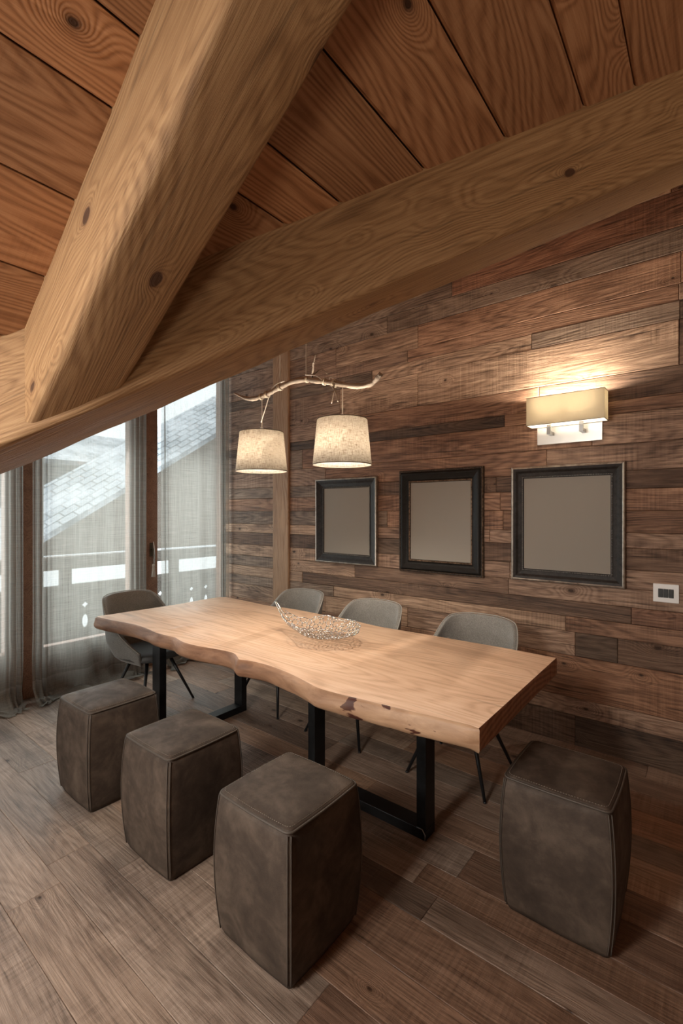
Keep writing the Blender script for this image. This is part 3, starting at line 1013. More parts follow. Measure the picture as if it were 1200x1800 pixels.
steel_frame((-2.945, 1.665), (-2.855, 2.40), 'y', 0.05)
fb = steel_frame((-1.807, 1.965), (-1.058, 2.058), 'x', 0.05)
# bare weld seam at the near corner of the frame
wb = bmesh.new()
add_tube(wb, [(-1.062 + 2.15, 1.9635 - 2.2, 0.004), (-1.060 + 2.15, 1.9632 - 2.2, 0.03), (-1.075 + 2.15, 1.9632 - 2.2, 0.052), (-1.106 + 2.15, 1.9635 - 2.2, 0.052)], [0.003, 0.0035, 0.003, 0.002], 6)
obj('weld_seam', wb, M['weld'], fb, smooth=True)


# ------------------------------------------------------------------ leather stools
ST_H = 0.515


def stool_section(z):
    """half sizes at height z"""
    u = z / ST_H
    b = 0.1755 + 0.019 * sin(pi * min(1, max(0, (u * 0.96 + 0.03)))) ** 0.8 + 0.007 * u
    return b


def rsq(h, r, n=5):
    """rounded square outline, half size h, corner radius r"""
    pts = []
    for cx_, cy_, a0 in ((h - r, h - r, 0), (-(h - r), h - r, pi / 2), (-(h - r), -(h - r), pi), (h - r, -(h - r), 1.5 * pi)):
        for k in range(n + 1):
            a = a0 + pi / 2 * k / n
            pts.append((cx_ + r * cos(a), cy_ + r * sin(a)))
    return pts


def make_stool(label, loc, rz=0):
    t = thing('leather_stool', label, 'stool', loc, rz, 'suede leather block stools')
    bm = bmesh.new()
    rings = []
    N = 22
    def sides(h, r, bulge):
        out = []
        base = rsq(h, r, 4)
        m = len(base)
        # add points along each side so the faces can swell a little
        for i in range(m):
            a, b = base[i], base[(i + 1) % m]
            out.append(a)
            if (Vector(b) - Vector(a)).length > 0.05:
                for k in range(1, 8):
                    u = k / 8
                    p = Vector(a).lerp(Vector(b), u)
                    d = (Vector(b) - Vector(a)).normalized()
                    nn = Vector((d.y, -d.x))
                    p += nn * bulge * sin(pi * u)
                    out.append((p.x, p.y))
        return out
    for i in range(N + 1):
        z = 0.004 + (ST_H - 0.004) * i / N
        h = stool_section(z)
        if i == 0: h -= 0.006
        if i == N: h -= 0.003
        ring = [bm.verts.new((x, y, z + 0.002 * mnoise.noise(Vector((x * 9, y * 9, z * 9))))) for x, y in sides(h, 0.016, 0.0045)]
        rings.append(ring)
    n = len(rings[0])
    for i in range(N):
        for k in range(n):
            bm.faces.new((rings[i][k], rings[i][(k + 1) % n], rings[i + 1][(k + 1) % n], rings[i + 1][k]))
    bm.faces.new(list(reversed(rings[0])))
    bm.faces.new(rings[-1])
    obj('body', bm, M['leather'], t, smooth=True)
    # domed top panel
    bm = bmesh.new()
    hT = stool_section(ST_H) - 0.001
    rings = []
    for f_, dz in ((1.0, -0.004), (1.0, 0.004), (0.975, 0.009), (0.90, 0.0135), (0.75, 0.018), (0.5, 0.022), (0.25, 0.024)):
        rings.append([bm.verts.new((x, y, ST_H + dz + 0.0012 * mnoise.noise(Vector((x * 15, y * 15, 3))))) for x, y in sides(hT * f_, 0.024 * f_, 0.004 * f_)])
    n = len(rings[0])
    for i in range(len(rings) - 1):
        for k in range(n):
            bm.faces.new((rings[i][k], rings[i][(k + 1) % n], rings[i + 1][(k + 1) % n], rings[i + 1][k]))
    bm.faces.new(rings[-1])
    bm.faces.new(list(reversed(rings[0])))
    top = obj('top_panel', bm, M['leather'], t, smooth=True)
    # welted seam round the top, double seams down the four corners
    bm = bmesh.new()
    pts = [(x, y, ST_H + 0.0015) for x, y in sides(hT + 0.0015, 0.024, 0.004)]
    add_tube(bm, pts + pts[:2], 0.0042, 6, caps=False)
    obj('top_piping', bm, M['leather_seam'], t, smooth=True)
    bm = bmesh.new()
    loop = sides(hT * 0.945, 0.022, 0.004)
    per = []
    for i in range(len(loop)):
        a, b = Vector(loop[i]), Vector(loop[(i + 1) % len(loop)])
        m = max(1, int((b - a).length / 0.009))
        for k in range(m):
            per.append((a.lerp(b, k / m), a.lerp(b, (k + 0.55) / m)))
    for a, b in per:
        add_tube(bm, [(a.x, a.y, ST_H + 0.0122), (b.x, b.y, ST_H + 0.0122)], 0.0011, 4)
    obj('top_stitching', bm, M['thread'], top)
    for sx in (-1, 1):
        for sy in (-1, 1):
            bm = bmesh.new()
            for off in (-0.006, 0.006):
                path = []
                for i in range(N + 1):
                    z = 0.022 + (ST_H - 0.028) * i / N
                    h = stool_section(z) - 0.016 * (1 - q2) + 0.0004
                    path.append((sx * h + off * q2 * sy * (1 if sx * sy > 0 else 1), sy * h - off * q2 * sx, z))
                add_tube(bm, path, 0.0023, 5)
            obj('corner_seam', bm, M['leather_seam'], t, smooth=True)
    return t


stool0 = make_stool('brown leather block stool nearest the camera, in the middle of the near side', (-1.245, 1.25, 0))
for lab, loc, rz in (('brown leather block stool between the nearest stool and the one by the curtains', (-1.95, 1.255, 0), 0.0),
                     ('brown leather block stool closest to the curtained balcony doors', (-2.675, 1.25, 0), 0.0),
                     ('brown leather block stool standing alone off the sawn end of the table', (-0.458, 2.01, 0), 0.0)):
    c = copy_tree(stool0)
    c.location = loc
    c.rotation_euler.z = rz
    c['label'] = lab


# ------------------------------------------------------------------ upholstered chairs (front = local -Y)
def make_chair(label):
    t = thing('dining_chair', label, 'chair', (0, 0, 0), 0, 'grey bucket chairs round the table')
    nu, nv = 40, 12
    pts_out = []
    HW = 0.262

    def plan(u):
        """u in [-1,1] round the U of the shell; returns x, y (back is +y) at rim size"""
        L1 = 0.36
        a = abs(u)
        s_ = 1 if u >= 0 else -1
        if a < 0.62:                     # the rounded back
            th = a / 0.62 * pi / 2
            n_ = 2.7
            x = HW * abs(sin(th)) ** (2 / n_)
            y = 0.06 + 0.235 * abs(cos(th)) ** (2 / n_)
        else:
            k = (a - 0.62) / 0.38
            x = HW - 0.012 * k * k
            y = 0.06 - L1 * k * 0.78
        return s_ * x, y

    def ztop(u):
        a = abs(u)
        if a < 0.30: return 0.864 - 0.016 * (a / 0.30) ** 2
        if a < 0.42:
            k = (a - 0.30) / 0.12
            return 0.848 - 0.050 * k ** 1.5
        if a < 0.64:
            k = (a - 0.42) / 0.22
            return 0.798 - 0.165 * k
        k = (a - 0.64) / 0.36
        return 0.633 - 0.155 * k ** 0.9

    def shell_pt(u, v):
        x, y = plan(u)
        zb, zt = 0.375, ztop(u)
        z = zb + (zt - zb) * v
        hh = (z - zb) / 0.48
        k = 0.70 + 0.30 * min(1, (hh * 3.2)) ** 0.55           # tucks in under the seat
        lean = max(0, z - 0.45) * 0.20                          # the back reclines
        back = max(0, (y - 0.0) / 0.29)
        yy = (y - 0.02) * k + 0.02 + lean * back
        xx = x * k * (1.0 + 0.10 * max(0, z - 0.5) * (1 if abs(u) > 0.3 else 1))
        return Vector((xx, yy, z))

    bm = bmesh.new()
    grid = [[bm.verts.new(shell_pt(-1 + 2 * i / nu, j / nv)) for j in range(nv + 1)] for i in range(nu + 1)]
    for i in range(nu):
        for j in range(nv):
            bm.faces.new((grid[i][j], grid[i + 1][j], grid[i + 1][j + 1], grid[i][j + 1]))
    o = obj('backrest', bm, M['fabric'], t, smooth=True)
    m = o.modifiers.new('thickness', 'SOLIDIFY')
    m.thickness = 0.030
    m.offset = 0.0
    m = o.modifiers.new('round', 'BEVEL')
    m.width = 0.011
    m.segments = 3
    m.limit_method = 'ANGLE'
    m.angle_limit = radians(60)
    # piping along the rim
    bm = bmesh.new()
    path = [shell_pt(-1 + 2 * i / 60, 1.0) for i in range(61)]
    path = [p + Vector((p.x, p.y - 0.02, 0)).normalized() * 0.012 + Vector((0, 0, 0.003)) for p in path]
    add_tube(bm, path, 0.0032, 6)
    obj('rim_piping', bm, M['piping'], t, smooth=True)
    # seat cushion
    bm = bmesh.new()
    prof = [(0.86, 0.388), (0.97, 0.398), (1.0, 0.418), (0.985, 0.440), (0.93, 0.452), (0.75, 0.457), (0.4, 0.455)]
    rings = []
    for k, z in prof:
        ring = []
        for i in range(48):
            a = 2 * pi * i / 48
            n_ = 3.2
            x = 0.238 * (abs(cos(a)) ** (2 / n_)) * (1 if cos(a) >= 0 else -1)
            yb = (0.215 if sin(a) > 0 else 0.262)
            y_ = yb * (abs(sin(a)) ** (2 / n_)) * (1 if sin(a) >= 0 else -1)
            ring.append(bm.verts.new((x * k, y_ * k, z)))
        rings.append(ring)
    for i in range(len(rings) - 1):
        for k in range(48):
            bm.faces.new((rings[i][k], rings[i][(k + 1) % 48], rings[i + 1][(k + 1) % 48], rings[i + 1][k]))
    bm.faces.new(rings[-1])
    bm.faces.new(list(reversed(rings[0])))
    obj('seat', bm, M['seat_vinyl'], t, smooth=True)
    # base plate and four splayed legs
    box('base_plate', (-0.13, -0.13, 0.366), (0.13, 0.13, 0.389), M['black_metal'], t, 0.006)
    for sx in (-1, 1):
        for sy in (-1, 1):
            bm = bmesh.new()
            add_tube(bm, [(sx * 0.10, sy * 0.095 - 0.005, 0.378), (sx * 0.238, sy * 0.222 - 0.012, 0.004)], [0.0145, 0.0085], 10)
            lg = obj('leg', bm, M['black_metal'], t, smooth=True)
            bm = bmesh.new()
            add_tube(bm, [(sx * 0.2365, sy * 0.2205 - 0.012, 0.008), (sx * 0.239, sy * 0.2225 - 0.012, 0.0)], 0.0095, 10)
            obj('foot_glide', bm, M['black_plastic'], lg, smooth=True)
    return t


chair0 = make_chair('grey fabric bucket chair on the wall side, closest to the light switch')
chair0.location = (-1.19, 2.655, 0)
for lab, loc, rz in (('grey fabric bucket chair on the wall side, in the middle of its row of three', (-2.02, 2.66, 0), 0.0),
                     ('grey fabric bucket chair on the wall side, by the upright timber post', (-2.79, 2.675, 0), 0.0),
                     ('grey fabric bucket chair at the head of the table in front of the curtains', (-3.60, 2.02, 0), pi / 2 + radians(6))):
    c = copy_tree(chair0)
    c.location = loc
    c.rotation_euler.z = rz
    c['label'] = lab


# ------------------------------------------------------------------ silver openwork bowl
def make_bowl():
    t = thing('wire_bowl', 'silver openwork leaf-shaped bowl of tangled wire on the tabletop', 'bowl', (-1.955, 2.19, TZ), radians(-2))
    L0, L1 = -0.375, 0.335

    def hw(x):
        u = (x - L0) / (L1 - L0)
        if u <= 0 or u >= 1: return 0.0
        return 0.185 * (min(1.0, u / 0.55) ** 1.35) * (max(0.0, 1 - max(0, (u - 0.50) / 0.50) ** 2.4)) ** 0.6 + 0.006

    def hz(x, y):
        w = hw(x)
        v = y / w if w > 0.004 else 0
        u = (x - 0.03)
        z = 0.012 + (0.72 * u * u if u > 0 else 0.62 * u * u + 1.1 * max(0, -u - 0.22) ** 1.6)
        lift = 0.095 * min(1.0, w / 0.15)
        return z + lift * abs(v) ** 2.2 * (1 - 0.3 * max(0, u) / 0.3)

    rnd = random.Random(21)
    pts = []
    d = 0.029
    r = 0
    yy = -0.2
    while yy < 0.2:
        xx = L0 + (r % 2) * d / 2
        while xx < L1:
            px, py = xx + rnd.uniform(-.42, .42) * d, yy + rnd.uniform(-.42, .42) * d
            if abs(py) < hw(px) * 1.12 + 0.004:
                pts.append(Vector((px, py)))
            xx += d
        yy += d * 0.87
        r += 1
    vs, es, fs = geometry.delaunay_2d_cdt(pts, [], [], 0, 1e-7)[:3]
    cen = []
    emap = {}
    for i, f in enumerate(fs):
        c = Vector((0, 0))
        for k in f: c += vs[k]
        cen.append(c / len(f))
        for a, b in zip(f, list(f[1:]) + [f[0]]):
            emap.setdefault((min(a, b), max(a, b)), []).append(i)
    bm = bmesh.new()

    def P(c):
        w = hw(c.x)
        y_ = max(-w, min(w, c.y))
        return Vector((c.x, y_, hz(c.x, y_)))
    for k, f in emap.items():
        if len(f) == 2:
            a, b = P(cen[f[0]]), P(cen[f[1]])
            if 0.002 < (a - b).length < 0.06 and rnd.random() < 0.93:
                add_tube(bm, [a, (a + b) / 2 + Vector((rnd.uniform(-1, 1), rnd.uniform(-1, 1), rnd.uniform(-1, 1))) * 0.0012, b], [0.0034, 0.0029, 0.0034], 5)
    obj('wire_mesh', bm, M['silver'], t, smooth=True)
    # stem-like tip at the left end
    bm = bmesh.new()
    for off in (-0.004, 0.004):
        add_tube(bm, [P(Vector((L0 + q, off * (1 + q * 20)))) + Vector((0, 0, 0.002 * sin(q * 90))) for q in (0.0, 0.02, 0.04, 0.06, 0.08, 0.10, 0.13)], [0.004, 0.0045, 0.004, 0.0035, 0.003, 0.003, 0.0025], 6)
    obj('curled_tip', bm, M['silver'], t, smooth=True)
    return t


make_bowl()


# ------------------------------------------------------------------ picture frames
def moulding(bm, w, h, prof, mats):
    """mitred frame: prof = [(inset from the outer edge, height off the wall)], local xy plane, +z out"""
    rings = []
    for ins, z in prof:
        rings.append([bm.verts.new((sx * (w / 2 - ins), sy * (h / 2 - ins), z)) for sx, sy in ((-1, -1), (1, -1), (1, 1), (-1, 1))])
    for i in range(len(rings) - 1):
        for k in range(4):
            f = bm.faces.new((rings[i][k], rings[i][(k + 1) % 4], rings[i + 1][(k + 1) % 4], rings[i + 1][k]))
            f.material_index = mats[i]


def beads(w, h, ins, z, r, mat, parent, name):
    bm = bmesh.new()
    W_, H_ = w / 2 - ins, h / 2 - ins
    step = r * 2.25
    for a, b in (((-W_, -H_), (W_, -H_)), ((W_, -H_), (W_, H_)), ((W_, H_), (-W_, H_)), ((-W_, H_), (-W_, -H_))):
        a, b = Vector(a), Vector(b)
        n = int((b - a).length / step)
        for i in range(n):
            p = a.lerp(b, i / n)
            bmesh.ops.create_icosphere(bm, subdivisions=1, radius=r, matrix=Matrix.Translation((p.x, p.y, z)))
    return obj(name, bm, mat, parent, smooth=True)


def picture(label, xc, zc, w, h, style, mw):
    t = thing('picture_frame', label, 'picture frame', (xc, WB - 0.0, zc), 0, None)
    root = t
    Mx = Matrix.Rotation(pi / 2, 4, 'X')          # local xy -> world xz, +z -> -y
    def put(o):
        o.data.transform(Mx)
        return o
    bm = bmesh.new()
    if style == 'scoop':
        prof = [(0.000, 0.000), (0.000, 0.030), (0.004, 0.036), (0.010, 0.038), (0.014, 0.036), (0.030, 0.031), (mw * 0.55, 0.020), (mw - 0.014, 0.013), (mw - 0.012, 0.016), (mw - 0.004, 0.016), (mw - 0.002, 0.010), (mw + 0.004, 0.008)]
        mats = [1, 1, 1, 1, 0, 0, 0, 0, 0, 0, 0]
        o = obj('moulding', bm_fill(bm, w, h, prof, mats), [M['frame_dark'], M['frame_silver']], t)
        put(o)
        put(beads(w, h, mw - 0.009, 0.016, 0.0042, M['bead'], t, 'beaded_trim'))
    else:
        prof = [(0.000, 0.000), (0.000, 0.022), (0.006, 0.030), (0.012, 0.030), (0.016, 0.024), (0.020, 0.033), (0.030, 0.040), (0.040, 0.041), (0.048, 0.036), (mw * 0.62, 0.026), (mw - 0.026, 0.020), (mw - 0.020, 0.022), (mw - 0.016, 0.018), (mw - 0.012, 0.014), (mw + 0.004, 0.008)]
        mats = [0] * 14
        mats[1] = 1
        o = obj('moulding', bm_fill(bm, w, h, prof, mats), [M['frame_black'], M['frame_bronze']], t)
        put(o)
        b2 = bmesh.new()
        moulding(b2, w, h, [(mw - 0.016, 0.012), (mw - 0.014, 0.020), (mw - 0.009, 0.022), (mw - 0.005, 0.018), (mw - 0.003, 0.010)], [0, 0, 0, 0])
        put(obj('inner_trim', b2, M['frame_bronze'], t))
        put(beads(w, h, 0.0135, 0.029, 0.0028, M['frame_bronze'], t, 'beaded_trim'))
    put(box('canvas', (-(w / 2 - mw - 0.0), -(h / 2 - mw - 0.0), 0.001), (w / 2 - mw, h / 2 - mw, 0.0095), M['canvas'], t))
    return t


def bm_fill(bm, w, h, prof, mats):
    moulding(bm, w, h, prof, mats)
    return bm


picture('smallest dark picture frame, with a silvered edge, next to the timber post', -2.6455, 1.468, 0.708, 0.788, 'scoop', 0.092)
picture('black picture frame with bronze inner trim, middle of the three', -1.7035, 1.476, 0.727, 0.834, 'ridge', 0.104)
picture('dark picture frame with a silvered edge hanging below the wall lamp', -0.7805, 1.469, 0.700, 0.796, 'scoop', 0.082)

# ------------------------------------------------------------------ light switch
sw = thing('light_switch', 'white wall switch plate with three black rockers beside the largest frame', 'light switch', (-0.223, WB, 1.064))
box('cover_plate', (-0.064, -0.010, -0.055), (0.064, 0.0, 0.055), M['white_plastic'], sw, 0.003)
for i in range(3):
    box('rocker', (-0.0385 + i * 0.026, -0.0135, -0.026), (-0.0385 + i * 0.026 + 0.0245, -0.009, 0.026), M['black_plastic'], sw, 0.0015)

# ------------------------------------------------------------------ wall lamp
wl = thing('wall_lamp', 'rectangular cream shaded wall lamp above the largest frame, both bulbs lit', 'lamp', (-0.757, WB, 2.09))
box('back_plate', (-0.200, -0.018, -0.078), (0.200, 0.0, 0.105), M['nickel'], wl, 0.002)
bm = bmesh.new()
SW_, SD0, SD1, SZ0, SZ1 = 0.2335, -0.150, -0.028, 0.040, 0.226
for r in (0, 1):
    pass
ou = [(-SW_, SD0), (SW_, SD0), (SW_, SD1), (-SW_, SD1)]
th = 0.003
inn = [(-SW_ + th, SD0 + th), (SW_ - th, SD0 + th), (SW_ - th, SD1 - th), (-SW_ + th, SD1 - th)]
V = [[bm.verts.new((x, y, z)) for x, y in ring] for ring, z in ((ou, SZ0), (ou, SZ1), (inn, SZ1), (inn, SZ0))]
for a in range(4):
    b = (a + 1) % 4
    for k in range(4):
        bm.faces.new((V[a][k], V[a][(k + 1) % 4], V[b][(k + 1) % 4], V[b][k]))
obj('lamp_shade', bm, M['satin'], wl)
box('bottom_diffuser', (-SW_ + 0.006, SD0 + 0.006, SZ0 + 0.002), (SW_ - 0.006, SD1 - 0.006, SZ0 + 0.005), M['diffuser'], wl)
for z in (SZ0 + 0.0005, SZ1 - 0.0005):
    bm = bmesh.new()
    pts = [(x * 1.002, y, z) for x, y in ou]
    for k in range(4):
        add_tube(bm, [pts[k], pts[(k + 1) % 4]], 0.0018, 5)
    obj('shade_rim', bm, M['shade_rim'], wl)
for sx in (-1, 1):
    bm = bmesh.new()
    cxx = sx * 0.098 - 0.005
    add_box(bm, (cxx - 0.012, -0.105, -0.022), (cxx + 0.012, -0.016, 0.000))
    add_box(bm, (cxx - 0.012, -0.105, -0.0), (cxx + 0.012, -0.083, SZ0 + 0.004))
    arm = obj('bracket_arm', bm, M['nickel_dark'], wl)
    bm = bmesh.new()
    bmesh.ops.create_uvsphere(bm, u_segments=12, v_segments=8, radius=0.022, matrix=Matrix.Translation((cxx, -0.092, 0.115)))
    obj('bulb', bm, M['bulb'], arm, smooth=True)


def point(name, loc, power, colour, radius, parent):
    l = bpy.data.lights.new(name, 'POINT')
    l.energy = power
    l.color = colour
    l.shadow_soft_size = radius
    o = bpy.data.objects.new(name, l)
    link(o, parent)
    o.location = loc
    return o


WARM = (1.0, 0.89, 0.74)
for sx in (-1, 1):
    point('bulb_light', (sx * 0.098 - 0.005, -0.090, 0.196), 10.5, WARM, 0.018, wl)
    point('bulb_light', (sx * 0.098 - 0.005, -0.090, 0.165), 3.6, WARM, 0.018, wl)


# ------------------------------------------------------------------ branch pendant over the table
pend = thing('pendant_lamp', 'driftwood branch pendant lamp with two lit linen shades over the table', 'lamp', (-2.1, 2.2, 2.35))
PP = Vector((-2.1, 2.2, 2.35))
BR = [(-2.761, 2.425), (-2.70, 2.395), (-2.62, 2.365), (-2.547, 2.351), (-2.452, 2.348), (-2.354, 2.364), (-2.261, 2.393), (-2.155, 2.410), (-2.038, 2.398), (-1.932, 2.368),
      (-1.794, 2.330), (-1.685, 2.297), (-1.602, 2.284), (-1.542, 2.288), (-1.502, 2.302), (-1.462, 2.325)]
bp = smooth_path([Vector((x, 2.2 + 0.012 * sin(i * 1.1), z)) - PP for i, (x, z) in enumerate(BR)], 5)
nb = len(bp)
br_ = [max(0.006, 0.0175 * (1 - 0.35 * abs(i / nb - 0.45)) * (min(1, (i + 1) / 14) ** 0.6) * (1 + 0.12 * sin(i * 0.9) + 0.07 * sin(i * 2.3))) for i in range(nb)]
br_[-1] = 0.014
bo = tube('branch', bp, br_, M['branch'], pend, 10)
for pts, rr in (([(-1.99, 2.20, 2.395), (-1.955, 2.17, 2.43), (-1.93, 2.15, 2.47), (-1.905, 2.14, 2.515)], [0.008, 0.007, 0.005, 0.003]),
                ([(-1.945, 2.16, 2.452), (-1.915, 2.13, 2.463), (-1.885, 2.12, 2.452)], [0.005, 0.004, 0.002]),
                ([(-1.97, 2.19, 2.41), (-1.915, 2.20, 2.44), (-1.87, 2.21, 2.405)], [0.005, 0.004, 0.003]),
                ([(-1.835, 2.2, 2.335), (-1.795, 2.18, 2.30), (-1.765, 2.165, 2.26), (-1.745, 2.16, 2.205)], [0.009, 0.008, 0.006, 0.003]),
                ([(-1.785, 2.175, 2.285), (-1.785, 2.16, 2.25), (-1.787, 2.15, 2.20)], [0.006, 0.005, 0.003])):
    tube('twig', smooth_path([Vector(p) - PP for p in pts], 4), [rr[0] + (rr[-1] - rr[0]) * i / (4 * (len(pts) - 1)) for i in range(4 * (len(pts) - 1) + 1)], M['branch'], pend, 7)
# cord bindings wound round the branch
for xb in (-2.45, -2.40, -2.28, -2.035, -1.885, -1.79):
    i = min(range(nb), key=lambda k: abs((bp[k].x + PP.x) - xb))
    c = bp[i]
    t_ = (bp[min(i + 1, nb - 1)] - bp[i - 1]).normalized()
    u_ = Vector((0, 1, 0))
    w_ = t_.cross(u_)
    path = []
    for k in range(0, 61):
        a = 2 * pi * k / 20
        path.append(c + t_ * (0.0055 * (k / 20 - 1.5)) + (u_ * cos(a) + w_ * sin(a)) * (br_[i] + 0.003))
    tube('cord_binding', path, 0.0033, M['rope'], pend, 5)
# suspension cords up to the dormer boards
for xs, zs in ((-2.038, 2.415), (-2.277, 2.405)):
    tube('suspension_cord', [Vector((xs, 2.2, zs)) - PP, Vector((xs, 2.2, dorm_z(2.2) - 0.004)) - PP], 0.0028, M['rope'], pend, 6)
bm = bmesh.new()
lathe(bm, [(0.0, 0.0), (0.06, 0.0), (0.06, -0.02), (0.02, -0.028), (0.0, -0.028)], 20)
for v in bm.verts: v.co += Vector((-2.16, 2.2, dorm_z(2.2) - 0.0)) - PP
obj('ceiling_rose', bm, M['wire'], pend, smooth=True)

SHZ0, SHZ1 = 1.832, 2.103
for xc, kink in ((-2.460, 1), (-1.745, 0)):
    hub = bpy.data.objects.new('shade_drop', None)
    link(hub, pend)
    hub.location = Vector((xc, 2.2, 0)) - Vector((PP.x, PP.y, 0)) + Vector((0, 0, SHZ0 - PP.z))
    hgt = SHZ1 - SHZ0
    bm = bmesh.new()
    lathe(bm, [(0.1775, 0.0), (0.151, hgt), (0.149, hgt), (0.1755, 0.0)], 56)
    bmesh.ops.remove_doubles(bm, verts=bm.verts[:], dist=1e-6)
    bm.verts.ensure_lookup_table()
    n_ = 56
    for k in range(n_):
        bm.faces.new((bm.verts[k], bm.verts[(k + 1) % n_], bm.verts[3 * n_ + (k + 1) % n_], bm.verts[3 * n_ + k]))
    obj('lamp_shade', bm, M['linen'], hub, smooth=True)
    for r_, z_ in ((0.1768, 0.001), (0.1502, hgt)):
        bm = bmesh.new()
        ring = [(r_ * cos(2 * pi * k / 48), r_ * sin(2 * pi * k / 48), z_) for k in range(49)]
        add_tube(bm, ring, 0.0026, 5, caps=False)
        obj('shade_rim', bm, M['shade_rim'], hub, smooth=True)
    bm = bmesh.new()
    for k in range(3):
        a = 2 * pi * k / 3
        add_tube(bm, [(0, 0, hgt - 0.004), (0.149 * cos(a), 0.149 * sin(a), hgt - 0.004)], 0.002, 5)
    lathe(bm, [(0.0, hgt + 0.035), (0.012, hgt + 0.033), (0.013, hgt - 0.010), (0.0, hgt - 0.012)], 14)
    obj('bulb_holder', bm, M['white_plastic'], hub, smooth=True)
    bm = bmesh.new()
    bmesh.ops.create_uvsphere(bm, u_segments=16, v_segments=10, radius=0.014, matrix=Matrix.Translation((0, 0, hgt - 0.022)))
    obj('bulb', bm, M['bulb'], hub, smooth=True)
    zt = 2.345 if kink else 2.318
    pts = [(0.0, 0, hgt + 0.03), (0.001, 0.002, (zt - SHZ0) * 0.6), (0.004, 0, zt - SHZ0)]
    tube('hanging_cable', smooth_path(pts, 5), 0.0034, M['wire'], hub, 6)
    # slack of the cable looped along the branch
    if kink:
        pts = [(0.003, -0.008, 0.34), (0.05, -0.01, 0.43), (0.085, -0.012, 0.50), (0.11, -0.014, 0.545), (0.17, -0.018, 0.575), (0.24, -0.016, 0.583)]
    else:
        pts = [(0.0, -0.006, 0.478), (-0.04, -0.02, 0.512), (-0.075, -0.022, 0.535), (-0.10, -0.01, 0.500), (-0.13, -0.02, 0.520), (-0.19, -0.02, 0.566), (-0.28, -0.022, 0.588)]
    tube('cable_slack', smooth_path(pts, 6), 0.0032, M['wire'], hub, 6)
    point('bulb_light', (0, 0, hgt - 0.060), 8.5, WARM, 0.022, hub)
    point('bulb_light', (0, 0, hgt - 0.165), 15.0, WARM, 0.030, hub)


# ------------------------------------------------------------------ sheer curtains
def curtain(label, y0, y1, seed, gathers, x_c):
    """gathers: [(y, half width, density)] places where the cloth is bunched"""
    rnd = random.Random(seed)
    t = thing('curtain', label, 'curtain', (x_c, 0, 0), 0, 'sheer linen curtains')
    nu = int((y1 - y0) / 0.006)
    zs = []
    bm = bmesh.new()
    ph = [rnd.uniform(0, 6.28) for _ in range(6)]
    def bunch(y):
        return max([exp(-((y - g) / w) ** 2) for g, w in gathers] + [0.0])
    rows = []
    nv = 46
    for i in range(nu + 1):
        y = y0 + (y1 - y0) * i / nu
        b = bunch(y)
        top = dorm_z(y) - 0.10
        col = []
        for j in range(nv + 1):
            v = j / nv
            z = top + (0.0 - top) * v
            low = max(0.0, 1 - z / 0.55)
            mid = 0.55 + 0.45 * v
            w = 0.016 * mid * (sin(y * 38 + ph[0] + 0.3 * sin(z * 1.3 + ph[1])) * 0.7 + 0.5 * sin(y * 21 + ph[2]))
            w += b * 0.028 * sin(y * 150 + ph[3] + 0.8 * sin(z * 0.9 + ph[4]))
            w += 0.035 * low * sin(y * 13 + ph[5] + z * 5) + 0.02 * low * sin(y * 29 + ph[1])
            x = w
            zz = z
            yy = y
            # cloth lying on the floor: sweeps forward and folds over
            if z < 0.10:
                k = (0.10 - z) / 0.10
                x += 0.055 * k + 0.03 * k * sin(y * 9 + ph[2]) + 0.02 * k * sin(y * 31 + ph[0])
                zz = max(0.006, z * 0.85 + 0.018 * k * (1 + sin(y * 23 + ph[4] + k * 2)))
            yy += 0.05 * low * sin(y * 4 + ph[3]) * (1 - abs(2 * i / nu - 1))
            col.append(bm.verts.new((x, yy, zz)))
        # rolled pool of cloth
        xe, ye = col[-1].co.x, col[-1].co.y
        for k in range(1, 12):
            a = k / 11
            x = xe + 0.13 * a + 0.045 * a * sin(ye * 7 + ph[1])
            zz = 0.004 + 0.058 * abs(sin(a * pi * 1.5 + 0.6 * sin(ye * 11 + ph[5]))) * (1 - 0.55 * a) * (0.7 + 0.5 * sin(ye * 17 + ph[2]))
            col.append(bm.verts.new((x, ye + 0.02 * sin(a * 5 + ye * 15), max(0.004, zz))))
        rows.append(col)
    for i in range(nu):
        for j in range(len(rows[0]) - 1):
            bm.faces.new((rows[i][j], rows[i + 1][j], rows[i + 1][j + 1], rows[i][j + 1]))
    for f in bm.faces:
        if f.calc_center_median().z < 0.16: f.material_index = 1
    cl = obj('cloth_panel', bm, [M['sheer'], M['sheer_heap']], t, smooth=True)
    return t


CX = -4.335
curtain('sheer linen curtain at the left edge, ending at the first doorpost', 0.30, 1.345, 3, [(1.29, 0.05)], CX + 0.01)
curtain('sheer linen curtain covering the middle balcony door', 1.415, 2.385, 4, [(1.47, 0.05), (2.33, 0.06)], CX)
curtain('sheer linen curtain in the corner against the plank wall', 2.545, 3.375, 5, [(2.57, 0.04), (3.34, 0.06)], CX + 0.005)
rail = thing('curtain_rail', 'slim white curtain rail following the dormer slope over the doors', 'curtain rail', (CX, 0, 0))
tube('rail_tube', [(0, 0.25, dorm_z(0.25) - 0.085), (0, WB - 0.01, dorm_z(WB - 0.01) - 0.085)], 0.012, M['white_plastic'], rail, 10)
for yb in (0.4, 1.4, 2.45, 3.3):
    box('rail_bracket', (-0.012, yb - 0.012, dorm_z(yb) - 0.085), (0.012, yb + 0.012, dorm_z(yb) - 0.01), M['white_plastic'], rail)


